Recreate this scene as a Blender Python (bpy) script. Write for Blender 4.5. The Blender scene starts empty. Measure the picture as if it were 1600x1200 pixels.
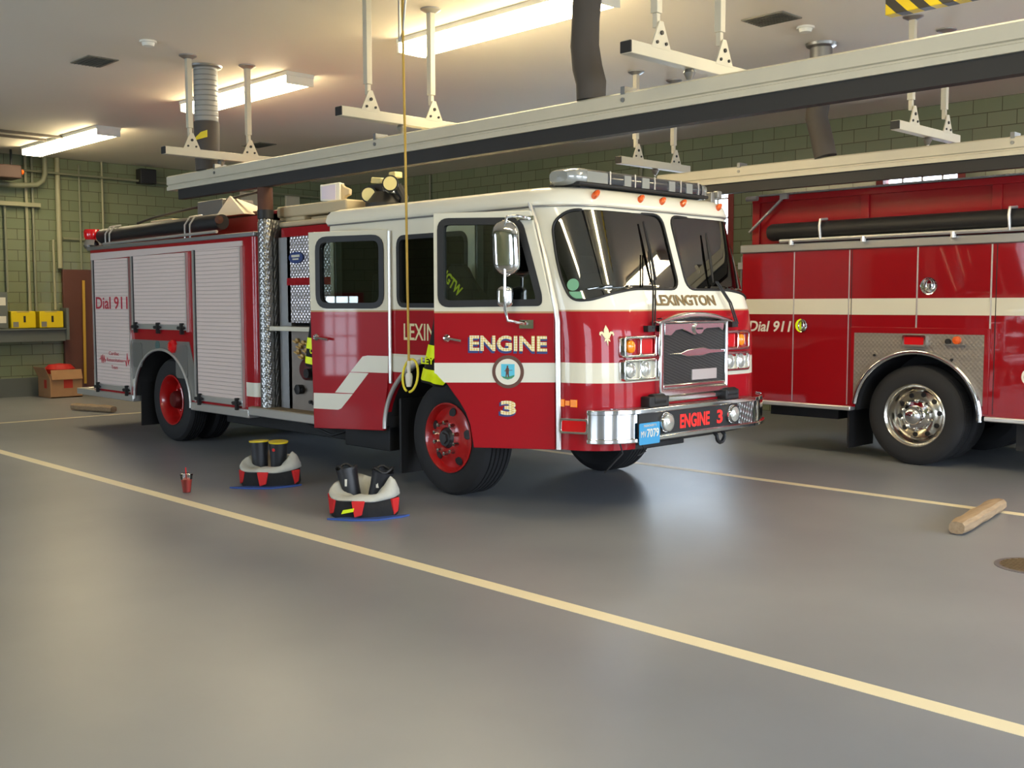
import bpy, bmesh, math, random
from mathutils import Vector, Matrix
random.seed(4)
SC = bpy.context.scene
COL = SC.collection
pi = math.pi

# ------------------------------------------------------------------ camera, world, light, exposure
CAM = Vector((7.4263, -6.3789, 1.7603))
YAW, PITCH, ROLL, FPX = -0.7991, 0.0745, -0.0017, 1674.2
fw = Vector((math.sin(YAW)*math.cos(PITCH), math.cos(YAW)*math.cos(PITCH), -math.sin(PITCH)))
rt = Vector((math.cos(YAW), -math.sin(YAW), 0)); up = rt.cross(fw)
r2 = math.cos(ROLL)*rt + math.sin(ROLL)*up; u2 = math.cos(ROLL)*up - math.sin(ROLL)*rt
cd = bpy.data.cameras.new('camera'); cam = bpy.data.objects.new('camera', cd); COL.objects.link(cam)
M = Matrix((( r2.x, u2.x, -fw.x, CAM.x), (r2.y, u2.y, -fw.y, CAM.y), (r2.z, u2.z, -fw.z, CAM.z), (0, 0, 0, 1)))
cam.matrix_world = M
cd.sensor_width = 36; cd.sensor_fit = 'HORIZONTAL'; cd.lens = FPX/1600*36; cd.clip_end = 200
SC.camera = cam
SC.view_settings.view_transform = 'Standard'; SC.view_settings.look = 'None'
SC.view_settings.gamma = 1; SC.view_settings.exposure = 0.60; SC.view_settings.use_curve_mapping = False
SC.cycles.use_denoising = True
SC.cycles.max_bounces = 8; SC.cycles.diffuse_bounces = 6; SC.cycles.glossy_bounces = 5; SC.cycles.transparent_max_bounces = 12
SC.cycles.sample_clamp_indirect = 6; SC.cycles.caustics_reflective = False; SC.cycles.caustics_refractive = False
W = bpy.data.worlds.new('sky'); SC.world = W; W.use_nodes = True
WORLD_STRENGTH = 8.0
bg = W.node_tree.nodes['Background']; bg.inputs[0].default_value = (0.76, 0.86, 1.0, 1); bg.inputs[1].default_value = WORLD_STRENGTH
LAMP_STRENGTH = 22.0

def portal(loc, rot, sx, sy):
    l = bpy.data.lights.new('daylight_opening', 'AREA'); l.shape = 'RECTANGLE'; l.size = sx; l.size_y = sy
    l.cycles.is_portal = True
    o = bpy.data.objects.new('daylight_opening', l); COL.objects.link(o); o.location = loc; o.rotation_euler = rot

RX0, RX1, RY0, RY1, RZ = -13.85, 11.2, -9.2, 8.9, 4.6
BAYS = [(-6.6, -3.0), (-1.0, 2.9), (4.2, 8.1)]      # bay door openings in the wall the engines face
for a, b in BAYS: portal((RX1+0.02, (a+b)/2, 1.8), (0, pi/2, 0), 3.6, b-a)
SWIN = [(-9.2, -6.6), (-5.35, -4.42), (-3.6, -1.2), (5.0, 8.4)]  # narrow one mirrored in crew door; wide ones unseen, added for daylight
for a, b in SWIN: portal(((a+b)/2, RY0-0.02, 1.95), (pi/2, 0, 0), b-a, 3.1)

# ------------------------------------------------------------------ materials
def newmat(name):
    m = bpy.data.materials.new(name); m.use_nodes = True
    return m, m.node_tree.nodes, m.node_tree.links, m.node_tree.nodes['Principled BSDF']
def srgb(c):
    return tuple(((v/255)/12.92 if v/255 <= 0.04045 else ((v/255+0.055)/1.055)**2.4) for v in c) + (1,)
MATS = {}
def mat(name, rgb, rough=0.5, metal=0.0, coat=0.0, emit=0, noise=0.0, nscale=6, bump=0.0, bscale=80, spec=0.5, emit_rgb=None):
    m, N, L, P = newmat(name); c = srgb(rgb)
    P.inputs['Base Color'].default_value = c; P.inputs['Roughness'].default_value = rough
    P.inputs['Metallic'].default_value = metal; P.inputs['Coat Weight'].default_value = coat
    P.inputs['Coat Roughness'].default_value = 0.06; P.inputs['Specular IOR Level'].default_value = spec
    if emit:
        P.inputs['Emission Color'].default_value = srgb(emit_rgb or rgb); P.inputs['Emission Strength'].default_value = emit
    tc = N.new('ShaderNodeTexCoord')
    if noise:
        n = N.new('ShaderNodeTexNoise'); n.inputs['Scale'].default_value = nscale; n.inputs['Detail'].default_value = 6
        L.new(tc.outputs['Object'], n.inputs['Vector'])
        mx = N.new('ShaderNodeMix'); mx.data_type = 'RGBA'
        mx.inputs[6].default_value = tuple(v*(1-noise) for v in c[:3])+(1,); mx.inputs[7].default_value = tuple(min(1, v*(1+noise)) for v in c[:3])+(1,)
        L.new(n.outputs['Fac'], mx.inputs[0]); L.new(mx.outputs[2], P.inputs['Base Color'])
    if bump:
        n = N.new('ShaderNodeTexNoise'); n.inputs['Scale'].default_value = bscale
        L.new(tc.outputs['Object'], n.inputs['Vector'])
        b = N.new('ShaderNodeBump'); b.inputs['Strength'].default_value = bump; b.inputs['Distance'].default_value = 0.01
        L.new(n.outputs['Fac'], b.inputs['Height']); L.new(b.outputs[0], P.inputs['Normal'])
    MATS[name] = m; return m

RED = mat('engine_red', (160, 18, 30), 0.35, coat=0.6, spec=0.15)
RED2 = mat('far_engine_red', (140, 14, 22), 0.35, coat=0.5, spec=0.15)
RIMRED = mat('rim_red', (175, 22, 22), 0.3, coat=0.6)
WHITE = mat('white_paint', (226, 222, 205), 0.3, coat=0.4)
STRIPE = mat('white_stripe', (222, 220, 205), 0.4)
BLACK = mat('black_rubber', (22, 22, 23), 0.55)
TYRE = mat('tyre_rubber', (26, 26, 28), 0.75, noise=0.15, nscale=12)
DARK = mat('dark_interior', (30, 30, 31), 0.7)
CHASSIS = mat('chassis_black', (24, 24, 25), 0.6, noise=0.3)
CHROME = mat('chrome', (225, 225, 225), 0.08, 1.0)
ALU = mat('brushed_aluminium', (222, 220, 216), 0.32, 0.75)
ALUD = mat('dull_aluminium', (165, 165, 165), 0.45, 0.9)
GREYPANEL = mat('grey_panel', (140, 138, 132), 0.4, 0.5)
TAN = mat('tan_grip_deck', (150, 130, 100), 0.8, bump=0.5, bscale=200)
BEIGE = mat('beige_enamel', (196, 190, 170), 0.45, noise=0.06)
CREAMBOX = mat('cream_cover', (196, 180, 145), 0.6)
STEEL = mat('galvanised_steel', (150, 150, 148), 0.35, 0.85, noise=0.15)
DUCTDARK = mat('dark_flexible_hose', (70, 64, 58), 0.7)
RUST = mat('rust_brown_hose', (88, 54, 36), 0.75, noise=0.3, nscale=10)
AMBER = mat('amber_lens', (235, 130, 10), 0.2, coat=0.5, emit=0.15)
ORANGE = mat('orange_marker_lens', (220, 90, 30), 0.2, coat=0.5, emit=0.05)
REDLENS = mat('red_lens', (190, 14, 20), 0.15, coat=0.6, emit=0.1)
CLEAR = mat('clear_lens', (210, 212, 205), 0.1, 0.6)
LBAR = mat('light_bar_smoke_lens', (62, 64, 68), 0.15, coat=0.6)
LBARL = mat('light_bar_clear_lens', (165, 168, 165), 0.15, 0.3, coat=0.5)
YELLOW = mat('yellow_plastic', (222, 200, 20), 0.4)
HIVIS = mat('lime_reflective_tape', (215, 235, 10), 0.5, emit=0.12)  # tape given a faint glow of its own, though no lamp
COAT = mat('black_turnout_cloth', (26, 26, 28), 0.9, noise=0.3, nscale=20, bump=0.3, bscale=40)
PANTS = mat('grey_liner_cloth', (186, 186, 176), 0.9, noise=0.12, nscale=14, bump=0.5, bscale=18)
REDCLOTH = mat('red_suspender_cloth', (205, 35, 35), 0.8)
BLUE = mat('blue_strap', (50, 80, 150), 0.8)
PLATE = mat('plate_blue', (55, 145, 195), 0.5)
GOLD = mat('gold_leaf', (212, 178, 110), 0.45)
GOLDL = mat('pale_gold_leaf', (232, 220, 172), 0.45)
NAVY = mat('letter_shadow_blue', (42, 62, 120), 0.5)
BRONZE = mat('bronze_lettering', (120, 98, 62), 0.45)
SIGNRED = mat('sign_red', (235, 40, 35), 0.4, emit=0.25)  # faint glow added to the red letters
DIALRED = mat('decal_red', (185, 40, 58), 0.5)
GREEN = mat('sticker_green', (70, 140, 95), 0.5)
SKYB = mat('seal_blue', (90, 190, 215), 0.5)
BROWN = mat('seal_brown', (95, 62, 50), 0.5)
ROPE = mat('yellow_cord', (196, 160, 70), 0.7)
ROPEY = mat('bright_yellow_cord', (235, 215, 60), 0.7)
CARD = mat('cardboard', (172, 130, 92), 0.8, noise=0.12)
REDBAG = mat('red_bag', (190, 38, 34), 0.6)
REDINK = mat('red_ink', (196, 60, 44), 0.8)
BROWNP = mat('brown_painted_wood', (92, 54, 44), 0.5, noise=0.15, nscale=3)
RULER = mat('yellow_ruler', (190, 150, 55), 0.6)
YBOX = mat('yellow_box', (224, 196, 12), 0.45)
GREYSH = mat('grey_shelf', (96, 102, 98), 0.5)
PIPE = mat('painted_pipe', (126, 128, 104), 0.5)
CREAMP = mat('cream_pipe', (154, 152, 122), 0.5)
CUPM = mat('red_juice', (240, 84, 74), 0.3)
DRAINM = mat('worn_drain', (120, 104, 80), 0.5, 0.5, noise=0.35, nscale=30)
VENTM = mat('ceiling_vent_grey', (120, 116, 104), 0.6)
WINFRAME = mat('window_frame_red', (125, 30, 28), 0.5)
MULLION = mat('window_mullion', (190, 185, 175), 0.5)
PAVE = mat('outside_pavement', (150, 148, 140), 0.9)
PEARL = mat('light_face_cream', (222, 210, 150), 0.35)
STICKERW = mat('white_sticker', (215, 212, 200), 0.6)
MAROON = mat('maroon_cap', (80, 22, 26), 0.4)
CEILM = mat('ceiling_plaster', (222, 214, 198), 0.75, noise=0.04, nscale=0.6)
LINEM = mat('floor_line_paint', (226, 214, 180), 0.45, noise=0.05, nscale=5)
WHITEPL = mat('white_plastic', (222, 220, 208), 0.5)

# glass
def glass(name, tint, refl=0.06, rough=0.01, alpha=1.0):
    m, N, L, P = newmat(name)
    N.remove(P); out = N['Material Output']
    tr = N.new('ShaderNodeBsdfTransparent'); tr.inputs[0].default_value = tint
    gl = N.new('ShaderNodeBsdfGlossy'); gl.inputs['Roughness'].default_value = rough
    fr = N.new('ShaderNodeFresnel'); fr.inputs['IOR'].default_value = 1.5
    ad = N.new('ShaderNodeMath'); ad.operation = 'MULTIPLY_ADD'; ad.inputs[1].default_value = 1.6; ad.inputs[2].default_value = refl; ad.use_clamp = True
    L.new(fr.outputs[0], ad.inputs[0])
    mx = N.new('ShaderNodeMixShader'); L.new(ad.outputs[0], mx.inputs[0]); L.new(tr.outputs[0], mx.inputs[1]); L.new(gl.outputs[0], mx.inputs[2])
    L.new(mx.outputs[0], out.inputs[0]); return m
GLASS = glass('windshield_glass', (0.30, 0.36, 0.33, 1), 0.10)
SIDEGLASS = glass('side_window_glass', (0.62, 0.68, 0.64, 1), 0.02)
ROOMGLASS = glass('room_window_glass', (0.95, 0.97, 0.97, 1), 0.0)
CUPGLASS = glass('clear_cup_plastic', (0.96, 0.96, 0.96, 1), 0.04)

def zbands(name, base, bands, rough=0.35, coat=0.55):
    """paint whose colour changes with the height on the vehicle: bands = [(z, colour), ...] upwards"""
    m, N, L, P = newmat(name)
    P.inputs['Roughness'].default_value = rough; P.inputs['Coat Weight'].default_value = coat; P.inputs['Coat Roughness'].default_value = 0.04; P.inputs['Specular IOR Level'].default_value = 0.12
    tc = N.new('ShaderNodeTexCoord'); sp = N.new('ShaderNodeSeparateXYZ'); L.new(tc.outputs['Object'], sp.inputs[0])
    prev = None
    for z, c in bands:
        g = N.new('ShaderNodeMath'); g.operation = 'GREATER_THAN'; g.inputs[1].default_value = z; L.new(sp.outputs[2], g.inputs[0])
        mx = N.new('ShaderNodeMix'); mx.data_type = 'RGBA'; L.new(g.outputs[0], mx.inputs[0])
        if prev: L.new(prev, mx.inputs[6])
        else: mx.inputs[6].default_value = srgb(base)
        mx.inputs[7].default_value = srgb(c); prev = mx.outputs[2]
    L.new(prev, P.inputs['Base Color']); return m
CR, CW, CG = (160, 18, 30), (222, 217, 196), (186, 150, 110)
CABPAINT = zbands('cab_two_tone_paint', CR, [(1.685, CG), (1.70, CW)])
CABFRONT = zbands('cab_front_lit_paint', CR, [(1.12, CW), (1.285, CR), (1.70, CG), (1.712, (232, 228, 210))])  # upper white paler than the doors: stronger light put into the colour

def slats(name, rgb, pitch=0.047, axis=2, dark=0.8):
    m, N, L, P = newmat(name); P.inputs['Roughness'].default_value = 0.4
    tc = N.new('ShaderNodeTexCoord'); sp = N.new('ShaderNodeSeparateXYZ'); L.new(tc.outputs['Object'], sp.inputs[0])
    w = N.new('ShaderNodeMath'); w.operation = 'MULTIPLY'; w.inputs[1].default_value = 1/pitch; L.new(sp.outputs[axis], w.inputs[0])
    f = N.new('ShaderNodeMath'); f.operation = 'FRACT'; L.new(w.outputs[0], f.inputs[0])
    r = N.new('ShaderNodeValToRGB'); r.color_ramp.elements[0].position = 0.0; r.color_ramp.elements[1].position = 0.22
    r.color_ramp.elements[0].color = (0, 0, 0, 1); r.color_ramp.elements[1].color = (1, 1, 1, 1)
    e = r.color_ramp.elements.new(0.9); e.color = (1, 1, 1, 1); e = r.color_ramp.elements.new(1.0); e.color = (0, 0, 0, 1)
    L.new(f.outputs[0], r.inputs[0])
    b = N.new('ShaderNodeBump'); b.inputs['Strength'].default_value = 0.8; b.inputs['Distance'].default_value = 0.006
    L.new(r.outputs[0], b.inputs['Height']); L.new(b.outputs[0], P.inputs['Normal'])
    mx = N.new('ShaderNodeMix'); mx.data_type = 'RGBA'; c = srgb(rgb)
    mx.inputs[6].default_value = tuple(v*dark for v in c[:3])+(1,); mx.inputs[7].default_value = c
    L.new(r.outputs[0], mx.inputs[0]); L.new(mx.outputs[2], P.inputs['Base Color']); return m
SLATS = slats('rollup_slats', (226, 208, 200), dark=.78)
RAILRUBBER = mat('rail_rubber_lips', (36, 35, 34), 0.6)

def diamond(name, rgb, scale=22, metal=0.9, rough=0.25, strength=1.0):
    m, N, L, P = newmat(name); P.inputs['Base Color'].default_value = srgb(rgb)
    P.inputs['Metallic'].default_value = metal; P.inputs['Roughness'].default_value = rough
    tc = N.new('ShaderNodeTexCoord'); mp = N.new('ShaderNodeMapping'); mp.inputs['Rotation'].default_value = (0.3, pi/4, 0)
    L.new(tc.outputs['Object'], mp.inputs[0])
    v = N.new('ShaderNodeTexVoronoi'); v.inputs['Scale'].default_value = scale; v.inputs['Randomness'].default_value = 0.05
    L.new(mp.outputs[0], v.inputs['Vector'])
    b = N.new('ShaderNodeBump'); b.inputs['Strength'].default_value = strength; b.inputs['Distance'].default_value = 0.01; b.invert = True
    L.new(v.outputs['Distance'], b.inputs['Height']); L.new(b.outputs[0], P.inputs['Normal']); return m
DIAMOND = diamond('diamond_plate', (150, 150, 148), 26, 0.9, 0.28, 0.8)
DIAMONDF = diamond('fine_diamond_plate', (212, 206, 208), 24, 0.8, 0.3, 0.9)
DIAMONDD = diamond('dull_diamond_plate', (150, 142, 132), 30, 0.6, 0.45, 0.5)
MESHM = diamond('grille_mesh', (52, 50, 50), 60, 0.5, 0.4, 0.7)
FLEXM = slats('flex_duct_rings', (150, 150, 145), 0.06, 2, 0.5)

def checker(name, a, b, scale):
    m, N, L, P = newmat(name); P.inputs['Roughness'].default_value = 0.4
    tc = N.new('ShaderNodeTexCoord'); mp = N.new('ShaderNodeMapping'); mp.inputs['Rotation'].default_value = (0, pi/4, 0); mp.inputs['Scale'].default_value = (1, 0.01, 1)
    L.new(tc.outputs['Object'], mp.inputs[0]); c = N.new('ShaderNodeTexChecker'); c.inputs['Scale'].default_value = scale
    c.inputs[1].default_value = srgb(a); c.inputs[2].default_value = srgb(b); L.new(mp.outputs[0], c.inputs[0]); L.new(c.outputs[0], P.inputs['Base Color']); return m
CHECK = checker('gold_checkered_leaf', (240, 232, 196), (222, 190, 110), 70)

def tile(name, sw):
    m, N, L, P = newmat(name); P.inputs['Roughness'].default_value = 0.16
    tc = N.new('ShaderNodeTexCoord'); sp = N.new('ShaderNodeSeparateXYZ'); L.new(tc.outputs['Object'], sp.inputs[0])
    cb = N.new('ShaderNodeCombineXYZ'); L.new(sp.outputs[0 if sw == 'x' else 1], cb.inputs[0]); L.new(sp.outputs[2], cb.inputs[1])
    b = N.new('ShaderNodeTexBrick'); b.inputs['Scale'].default_value = 1.0; b.inputs['Brick Width'].default_value = 0.40; b.inputs['Row Height'].default_value = 0.2
    b.inputs['Mortar Size'].default_value = 0.006; b.inputs['Mortar Smooth'].default_value = 0.3; b.inputs['Bias'].default_value = -0.2
    b.inputs['Color1'].default_value = srgb((122, 130, 103)); b.inputs['Color2'].default_value = srgb((111, 121, 95)); b.inputs['Mortar'].default_value = srgb((78, 78, 58))
    L.new(cb.outputs[0], b.inputs['Vector']); L.new(b.outputs['Color'], P.inputs['Base Color'])
    n = N.new('ShaderNodeTexNoise'); n.inputs['Scale'].default_value = 2.3; L.new(tc.outputs['Object'], n.inputs['Vector'])
    su = N.new('ShaderNodeMath'); su.operation = 'SUBTRACT'; L.new(n.outputs['Fac'], su.inputs[0]); L.new(b.outputs['Fac'], su.inputs[1])
    bu = N.new('ShaderNodeBump'); bu.inputs['Strength'].default_value = 0.35; bu.inputs['Distance'].default_value = 0.02
    L.new(su.outputs[0], bu.inputs['Height']); L.new(bu.outputs[0], P.inputs['Normal']); return m
TILEX = tile('green_glazed_tile', 'x'); TILEY = tile('green_glazed_tile_side', 'y')

def floor_mat():
    m, N, L, P = newmat('grey_epoxy_floor')
    tc = N.new('ShaderNodeTexCoord')
    n = N.new('ShaderNodeTexNoise'); n.inputs['Scale'].default_value = 0.7; n.inputs['Detail'].default_value = 8; L.new(tc.outputs['Object'], n.inputs['Vector'])
    r = N.new('ShaderNodeValToRGB'); r.color_ramp.elements[0].position = 0.3; r.color_ramp.elements[1].position = 0.7
    r.color_ramp.elements[0].color = srgb((122, 125, 130)); r.color_ramp.elements[1].color = srgb((134, 137, 141)); L.new(n.outputs['Fac'], r.inputs[0])
    sp = N.new('ShaderNodeTexNoise'); sp.inputs['Scale'].default_value = 140; L.new(tc.outputs['Object'], sp.inputs['Vector'])
    mx = N.new('ShaderNodeMix'); mx.data_type = 'RGBA'; mx.blend_type = 'OVERLAY'; mx.inputs[0].default_value = 0.25
    L.new(r.outputs[0], mx.inputs[6]); L.new(sp.outputs['Color'], mx.inputs[7])
    dk = N.new('ShaderNodeTexNoise'); dk.inputs['Scale'].default_value = 0.8; dk.inputs['Detail'].default_value = 2; L.new(tc.outputs['Object'], dk.inputs['Vector'])
    L.new(r.outputs[0], P.inputs['Base Color'])
    rr = N.new('ShaderNodeMapRange'); rr.inputs[3].default_value = 0.36; rr.inputs[4].default_value = 0.42; L.new(dk.outputs['Fac'], rr.inputs[0]); L.new(rr.outputs[0], P.inputs['Roughness'])
    b = N.new('ShaderNodeBump'); b.inputs['Strength'].default_value = 0.05; b.inputs['Distance'].default_value = 0.002; L.new(sp.outputs['Fac'], b.inputs['Height']); L.new(b.outputs[0], P.inputs['Normal'])
    return m
FLOORM = floor_mat()

def wood():
    m, N, L, P = newmat('weathered_timber'); P.inputs['Roughness'].default_value = 0.8
    tc = N.new('ShaderNodeTexCoord'); mp = N.new('ShaderNodeMapping'); mp.inputs['Scale'].default_value = (25, 2.5, 25); L.new(tc.outputs['Object'], mp.inputs[0])
    n = N.new('ShaderNodeTexNoise'); n.inputs['Scale'].default_value = 1.5; n.inputs['Detail'].default_value = 8; L.new(mp.outputs[0], n.inputs['Vector'])
    r = N.new('ShaderNodeValToRGB'); r.color_ramp.elements[0].color = srgb((112, 90, 66)); r.color_ramp.elements[1].color = srgb((176, 152, 120)); L.new(n.outputs['Fac'], r.inputs[0])
    L.new(r.outputs[0], P.inputs['Base Color']); return m
WOOD = wood()

def stripes_mat():
    m, N, L, P = newmat('yellow_black_hazard')
    tc = N.new('ShaderNodeTexCoord'); sp = N.new('ShaderNodeSeparateXYZ'); L.new(tc.outputs['Object'], sp.inputs[0])
    a = N.new('ShaderNodeMath'); a.operation = 'ADD'; L.new(sp.outputs[0], a.inputs[0]); L.new(sp.outputs[2], a.inputs[1])
    w = N.new('ShaderNodeMath'); w.operation = 'MULTIPLY'; w.inputs[1].default_value = 5; L.new(a.outputs[0], w.inputs[0])
    f = N.new('ShaderNodeMath'); f.operation = 'FRACT'; L.new(w.outputs[0], f.inputs[0])
    g = N.new('ShaderNodeMath'); g.operation = 'GREATER_THAN'; g.inputs[1].default_value = 0.5; L.new(f.outputs[0], g.inputs[0])
    mx = N.new('ShaderNodeMix'); mx.data_type = 'RGBA'; mx.inputs[6].default_value = srgb((225, 195, 30)); mx.inputs[7].default_value = srgb((60, 56, 48))
    L.new(g.outputs[0], mx.inputs[0]); L.new(mx.outputs[2], P.inputs['Base Color']); return m
HAZARD = stripes_mat()
m, N, L, P = newmat('fluorescent_diffuser'); P.inputs['Base Color'].default_value = (1, .95, .8, 1)
P.inputs['Emission Color'].default_value = (1.0, 0.82, 0.50, 1); P.inputs['Emission Strength'].default_value = LAMP_STRENGTH; LAMPM = m

# ------------------------------------------------------------------ mesh helpers
class Frame:
    """u along ex, v up, w out of the surface"""
    def __init__(s, o, ex, n, ev=(0, 0, 1)):
        s.o = Vector(o); s.ex = Vector(ex); s.n = Vector(n); s.ev = Vector(ev)
    def __call__(s, u, v, w=0.0): return s.o + s.ex*u + s.ev*v + s.n*w
SIDE = Frame((0, 0, 0), (1, 0, 0), (0, -1, 0))
class MB:
    def __init__(s): s.v = []; s.f = []; s.m = []
    def add(s, vs, fs, m=0):
        b = len(s.v); s.v += [Vector(p) for p in vs]; s.f += [[b+i for i in f] for f in fs]; s.m += [m]*len(fs); return s
    def box(s, x0, x1, y0, y1, z0, z1, m=0, fr=None):
        P = [(x, y, z) for z in (z0, z1) for y in (y0, y1) for x in (x0, x1)]
        if fr: P = [fr(a, c, b) for a, b, c in P]
        return s.add(P, [(0, 2, 3, 1), (4, 5, 7, 6), (0, 1, 5, 4), (2, 6, 7, 3), (0, 4, 6, 2), (1, 3, 7, 5)], m)
    def fbox(s, fr, u0, u1, v0, v1, w0, w1, m=0): return s.box(u0, u1, w0, w1, v0, v1, m, fr)
    def obox(s, c, ax, ay, az, m=0):
        c = Vector(c); ax, ay, az = Vector(ax), Vector(ay), Vector(az)
        P = [c+ax*i+ay*j+az*k for k in (-1, 1) for j in (-1, 1) for i in (-1, 1)]
        return s.add(P, [(0, 2, 3, 1), (4, 5, 7, 6), (0, 1, 5, 4), (2, 6, 7, 3), (0, 4, 6, 2), (1, 3, 7, 5)], m)
    def tube(s, pts, r, n=10, m=0, cap=True, closed=False):
        pts = [Vector(p) for p in pts]; rs = r if isinstance(r, (list, tuple)) else [r]*len(pts); k = len(pts); rings = []
        t0 = (pts[1]-pts[0]).normalized(); a = t0.orthogonal().normalized()
        for i, p in enumerate(pts):
            if closed: t = (pts[(i+1) % k]-pts[i-1]).normalized()
            else: t = (pts[min(i+1, k-1)]-pts[max(i-1, 0)]).normalized()
            a = (a-t*a.dot(t)); a = a.normalized() if a.length > 1e-6 else t.orthogonal().normalized(); b = t.cross(a)
            rings.append([p+(a*math.cos(2*pi*j/n)+b*math.sin(2*pi*j/n))*rs[i] for j in range(n)])
        vs = [q for R_ in rings for q in R_]; fs = []
        for i in range(k if closed else k-1):
            i2 = (i+1) % k
            for j in range(n): fs.append((i*n+j, i*n+(j+1) % n, i2*n+(j+1) % n, i2*n+j))
        if cap and not closed: fs += [tuple(range(n-1, -1, -1)), tuple((k-1)*n+j for j in range(n))]
        return s.add(vs, fs, m)
    def cyl(s, p0, p1, r, n=24, m=0, r1=None): return s.tube([p0, p1], [r, r if r1 is None else r1], n, m)
    def lathe(s, prof, c, axis, n=40, m=0, e1=None, sc=(1, 1), cap=True):
        """prof: (radius, distance along axis)"""
        c = Vector(c); ax = Vector(axis).normalized(); a = Vector(e1) if e1 else ax.orthogonal().normalized(); b = ax.cross(a); vs = []
        for r_, h in prof:
            for j in range(n): vs.append(c+ax*h+(a*math.cos(2*pi*j/n)*sc[0]+b*math.sin(2*pi*j/n)*sc[1])*r_)
        fs = [(i*n+j, i*n+(j+1) % n, (i+1)*n+(j+1) % n, (i+1)*n+j) for i in range(len(prof)-1) for j in range(n)]
        if cap and prof[0][0] > 1e-4: fs.append(tuple(range(n-1, -1, -1)))
        if cap and prof[-1][0] > 1e-4: fs.append(tuple((len(prof)-1)*n+j for j in range(n)))
        return s.add(vs, fs, m)
    def plate(s, outer, holes, fr, w0, w1, m=0):
        """flat plate from a 2D outline with holes, between w0 and w1 of a frame"""
        bm = bmesh.new(); loops = []
        for lp in [outer]+list(holes):
            vs = [bm.verts.new((a, b, 0)) for a, b in lp]; loops.append(vs)
            for i in range(len(vs)): bm.edges.new((vs[i], vs[(i+1) % len(vs)]))
        bmesh.ops.triangle_fill(bm, edges=bm.edges[:], use_beauty=True)
        bm.verts.index_update(); bm.verts.ensure_lookup_table()
        V = [(v.co.x, v.co.y) for v in bm.verts]; F = [[v.index for v in f.verts] for f in bm.faces]; nn = len(V)
        F = [f if ((V[f[1]][0]-V[f[0]][0])*(V[f[2]][1]-V[f[0]][1])-(V[f[1]][1]-V[f[0]][1])*(V[f[2]][0]-V[f[0]][0])) > 0 else f[::-1] for f in F]
        fs = [tuple(f) for f in F]+[tuple(i+nn for i in f[::-1]) for f in F]
        k = 0
        for lp in loops:
            q = len(lp)
            for i in range(q): fs.append((k+i, k+(i+1) % q, nn+k+(i+1) % q, nn+k+i))
            k += q
        bm.free()
        return s.add([fr(a, b, w1) for a, b in V]+[fr(a, b, w0) for a, b in V], fs, m)
    def strip(s, rows, m=0, closed=False):
        n = len(rows[0]); fs = []
        for i in range(len(rows)-1):
            for j in range(n if closed else n-1): fs.append((i*n+j, i*n+(j+1) % n, (i+1)*n+(j+1) % n, (i+1)*n+j))
        return s.add([p for r_ in rows for p in r_], fs, m)
    def mesh(s, name, mats, off=Vector((0, 0, 0)), smooth=True, fix=True, ang=35):
        me = bpy.data.meshes.new(name); me.from_pydata([tuple(v-off) for v in s.v], [], s.f); me.update()
        for q in (mats if isinstance(mats, (list, tuple)) else [mats]): me.materials.append(q)
        me.polygons.foreach_set('material_index', s.m)
        if fix:
            bm = bmesh.new(); bm.from_mesh(me); bmesh.ops.recalc_face_normals(bm, faces=bm.faces[:]); bm.to_mesh(me); bm.free()
        if smooth:
            me.polygons.foreach_set('use_smooth', [True]*len(me.polygons)); me.set_sharp_from_angle(angle=math.radians(ang))
        me.update(); return me
def rootloc(p):
    while p.parent: p = p.parent
    return p.location.copy()
def tag(o, label=None, cat=None, group=None, kind=None):
    for k, v in (('label', label), ('category', cat), ('group', group), ('kind', kind)):
        if v: o[k] = v
    return o
def thing(name, loc, label, cat, group=None):
    o = bpy.data.objects.new(name, None); COL.objects.link(o); o.location = loc; o.empty_display_size = .1
    return tag(o, label, cat, group)
def link(name, me, parent=None, loc=None, label=None, bevel=0):
    o = bpy.data.objects.new(name, me); COL.objects.link(o)
    if parent: o.parent = parent
    elif loc is not None: o.location = loc
    if label: o['label'] = label
    if bevel:
        b = o.modifiers.new('bevel', 'BEVEL'); b.width = bevel; b.segments = 2; b.limit_method = 'ANGLE'; b.angle_limit = math.radians(50)
    return o
def islands(mb):
    up_ = list(range(len(mb.v)))
    def find(i):
        while up_[i] != i: up_[i] = up_[up_[i]]; i = up_[i]
        return i
    for f in mb.f:
        for j in f[1:]: up_[find(j)] = find(f[0])
    gr = {}
    for k, f in enumerate(mb.f): gr.setdefault(find(f[0]), []).append(k)
    out = []
    for fs in gr.values():
        q = MB(); mp = {}
        for k in fs:
            for i in mb.f[k]:
                if i not in mp: mp[i] = len(q.v); q.v.append(mb.v[i])
            q.f.append([mp[i] for i in mb.f[k]]); q.m.append(mb.m[k])
        out.append(q)
    return out
def parts(name, mb, mt, parent, label=None, bevel=0, smooth=True, ang=35):
    """every separate piece of the mesh becomes a part of its own"""
    return [part(name, q, mt, parent, label, bevel, smooth, ang) for q in islands(mb)][-1]
def part(name, mb, mt, parent, label=None, bevel=0, smooth=True, ang=35):
    return link(name, mb.mesh(name, mt, rootloc(parent), smooth, ang=ang), parent, None, label, bevel)
def single(name, mb, mt, loc, label, cat, group=None, bevel=0, kind=None):
    o = link(name, mb.mesh(name, mt, Vector(loc)), None, loc, None, bevel); return tag(o, label, cat, group, kind)
def struct(name, mb, mt, smooth=False, parent=None):
    o = link(name, mb.mesh(name, mt, Vector((0, 0, 0)) if not parent else rootloc(parent), smooth), parent)
    if not parent: o['kind'] = 'structure'
    return o
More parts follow.
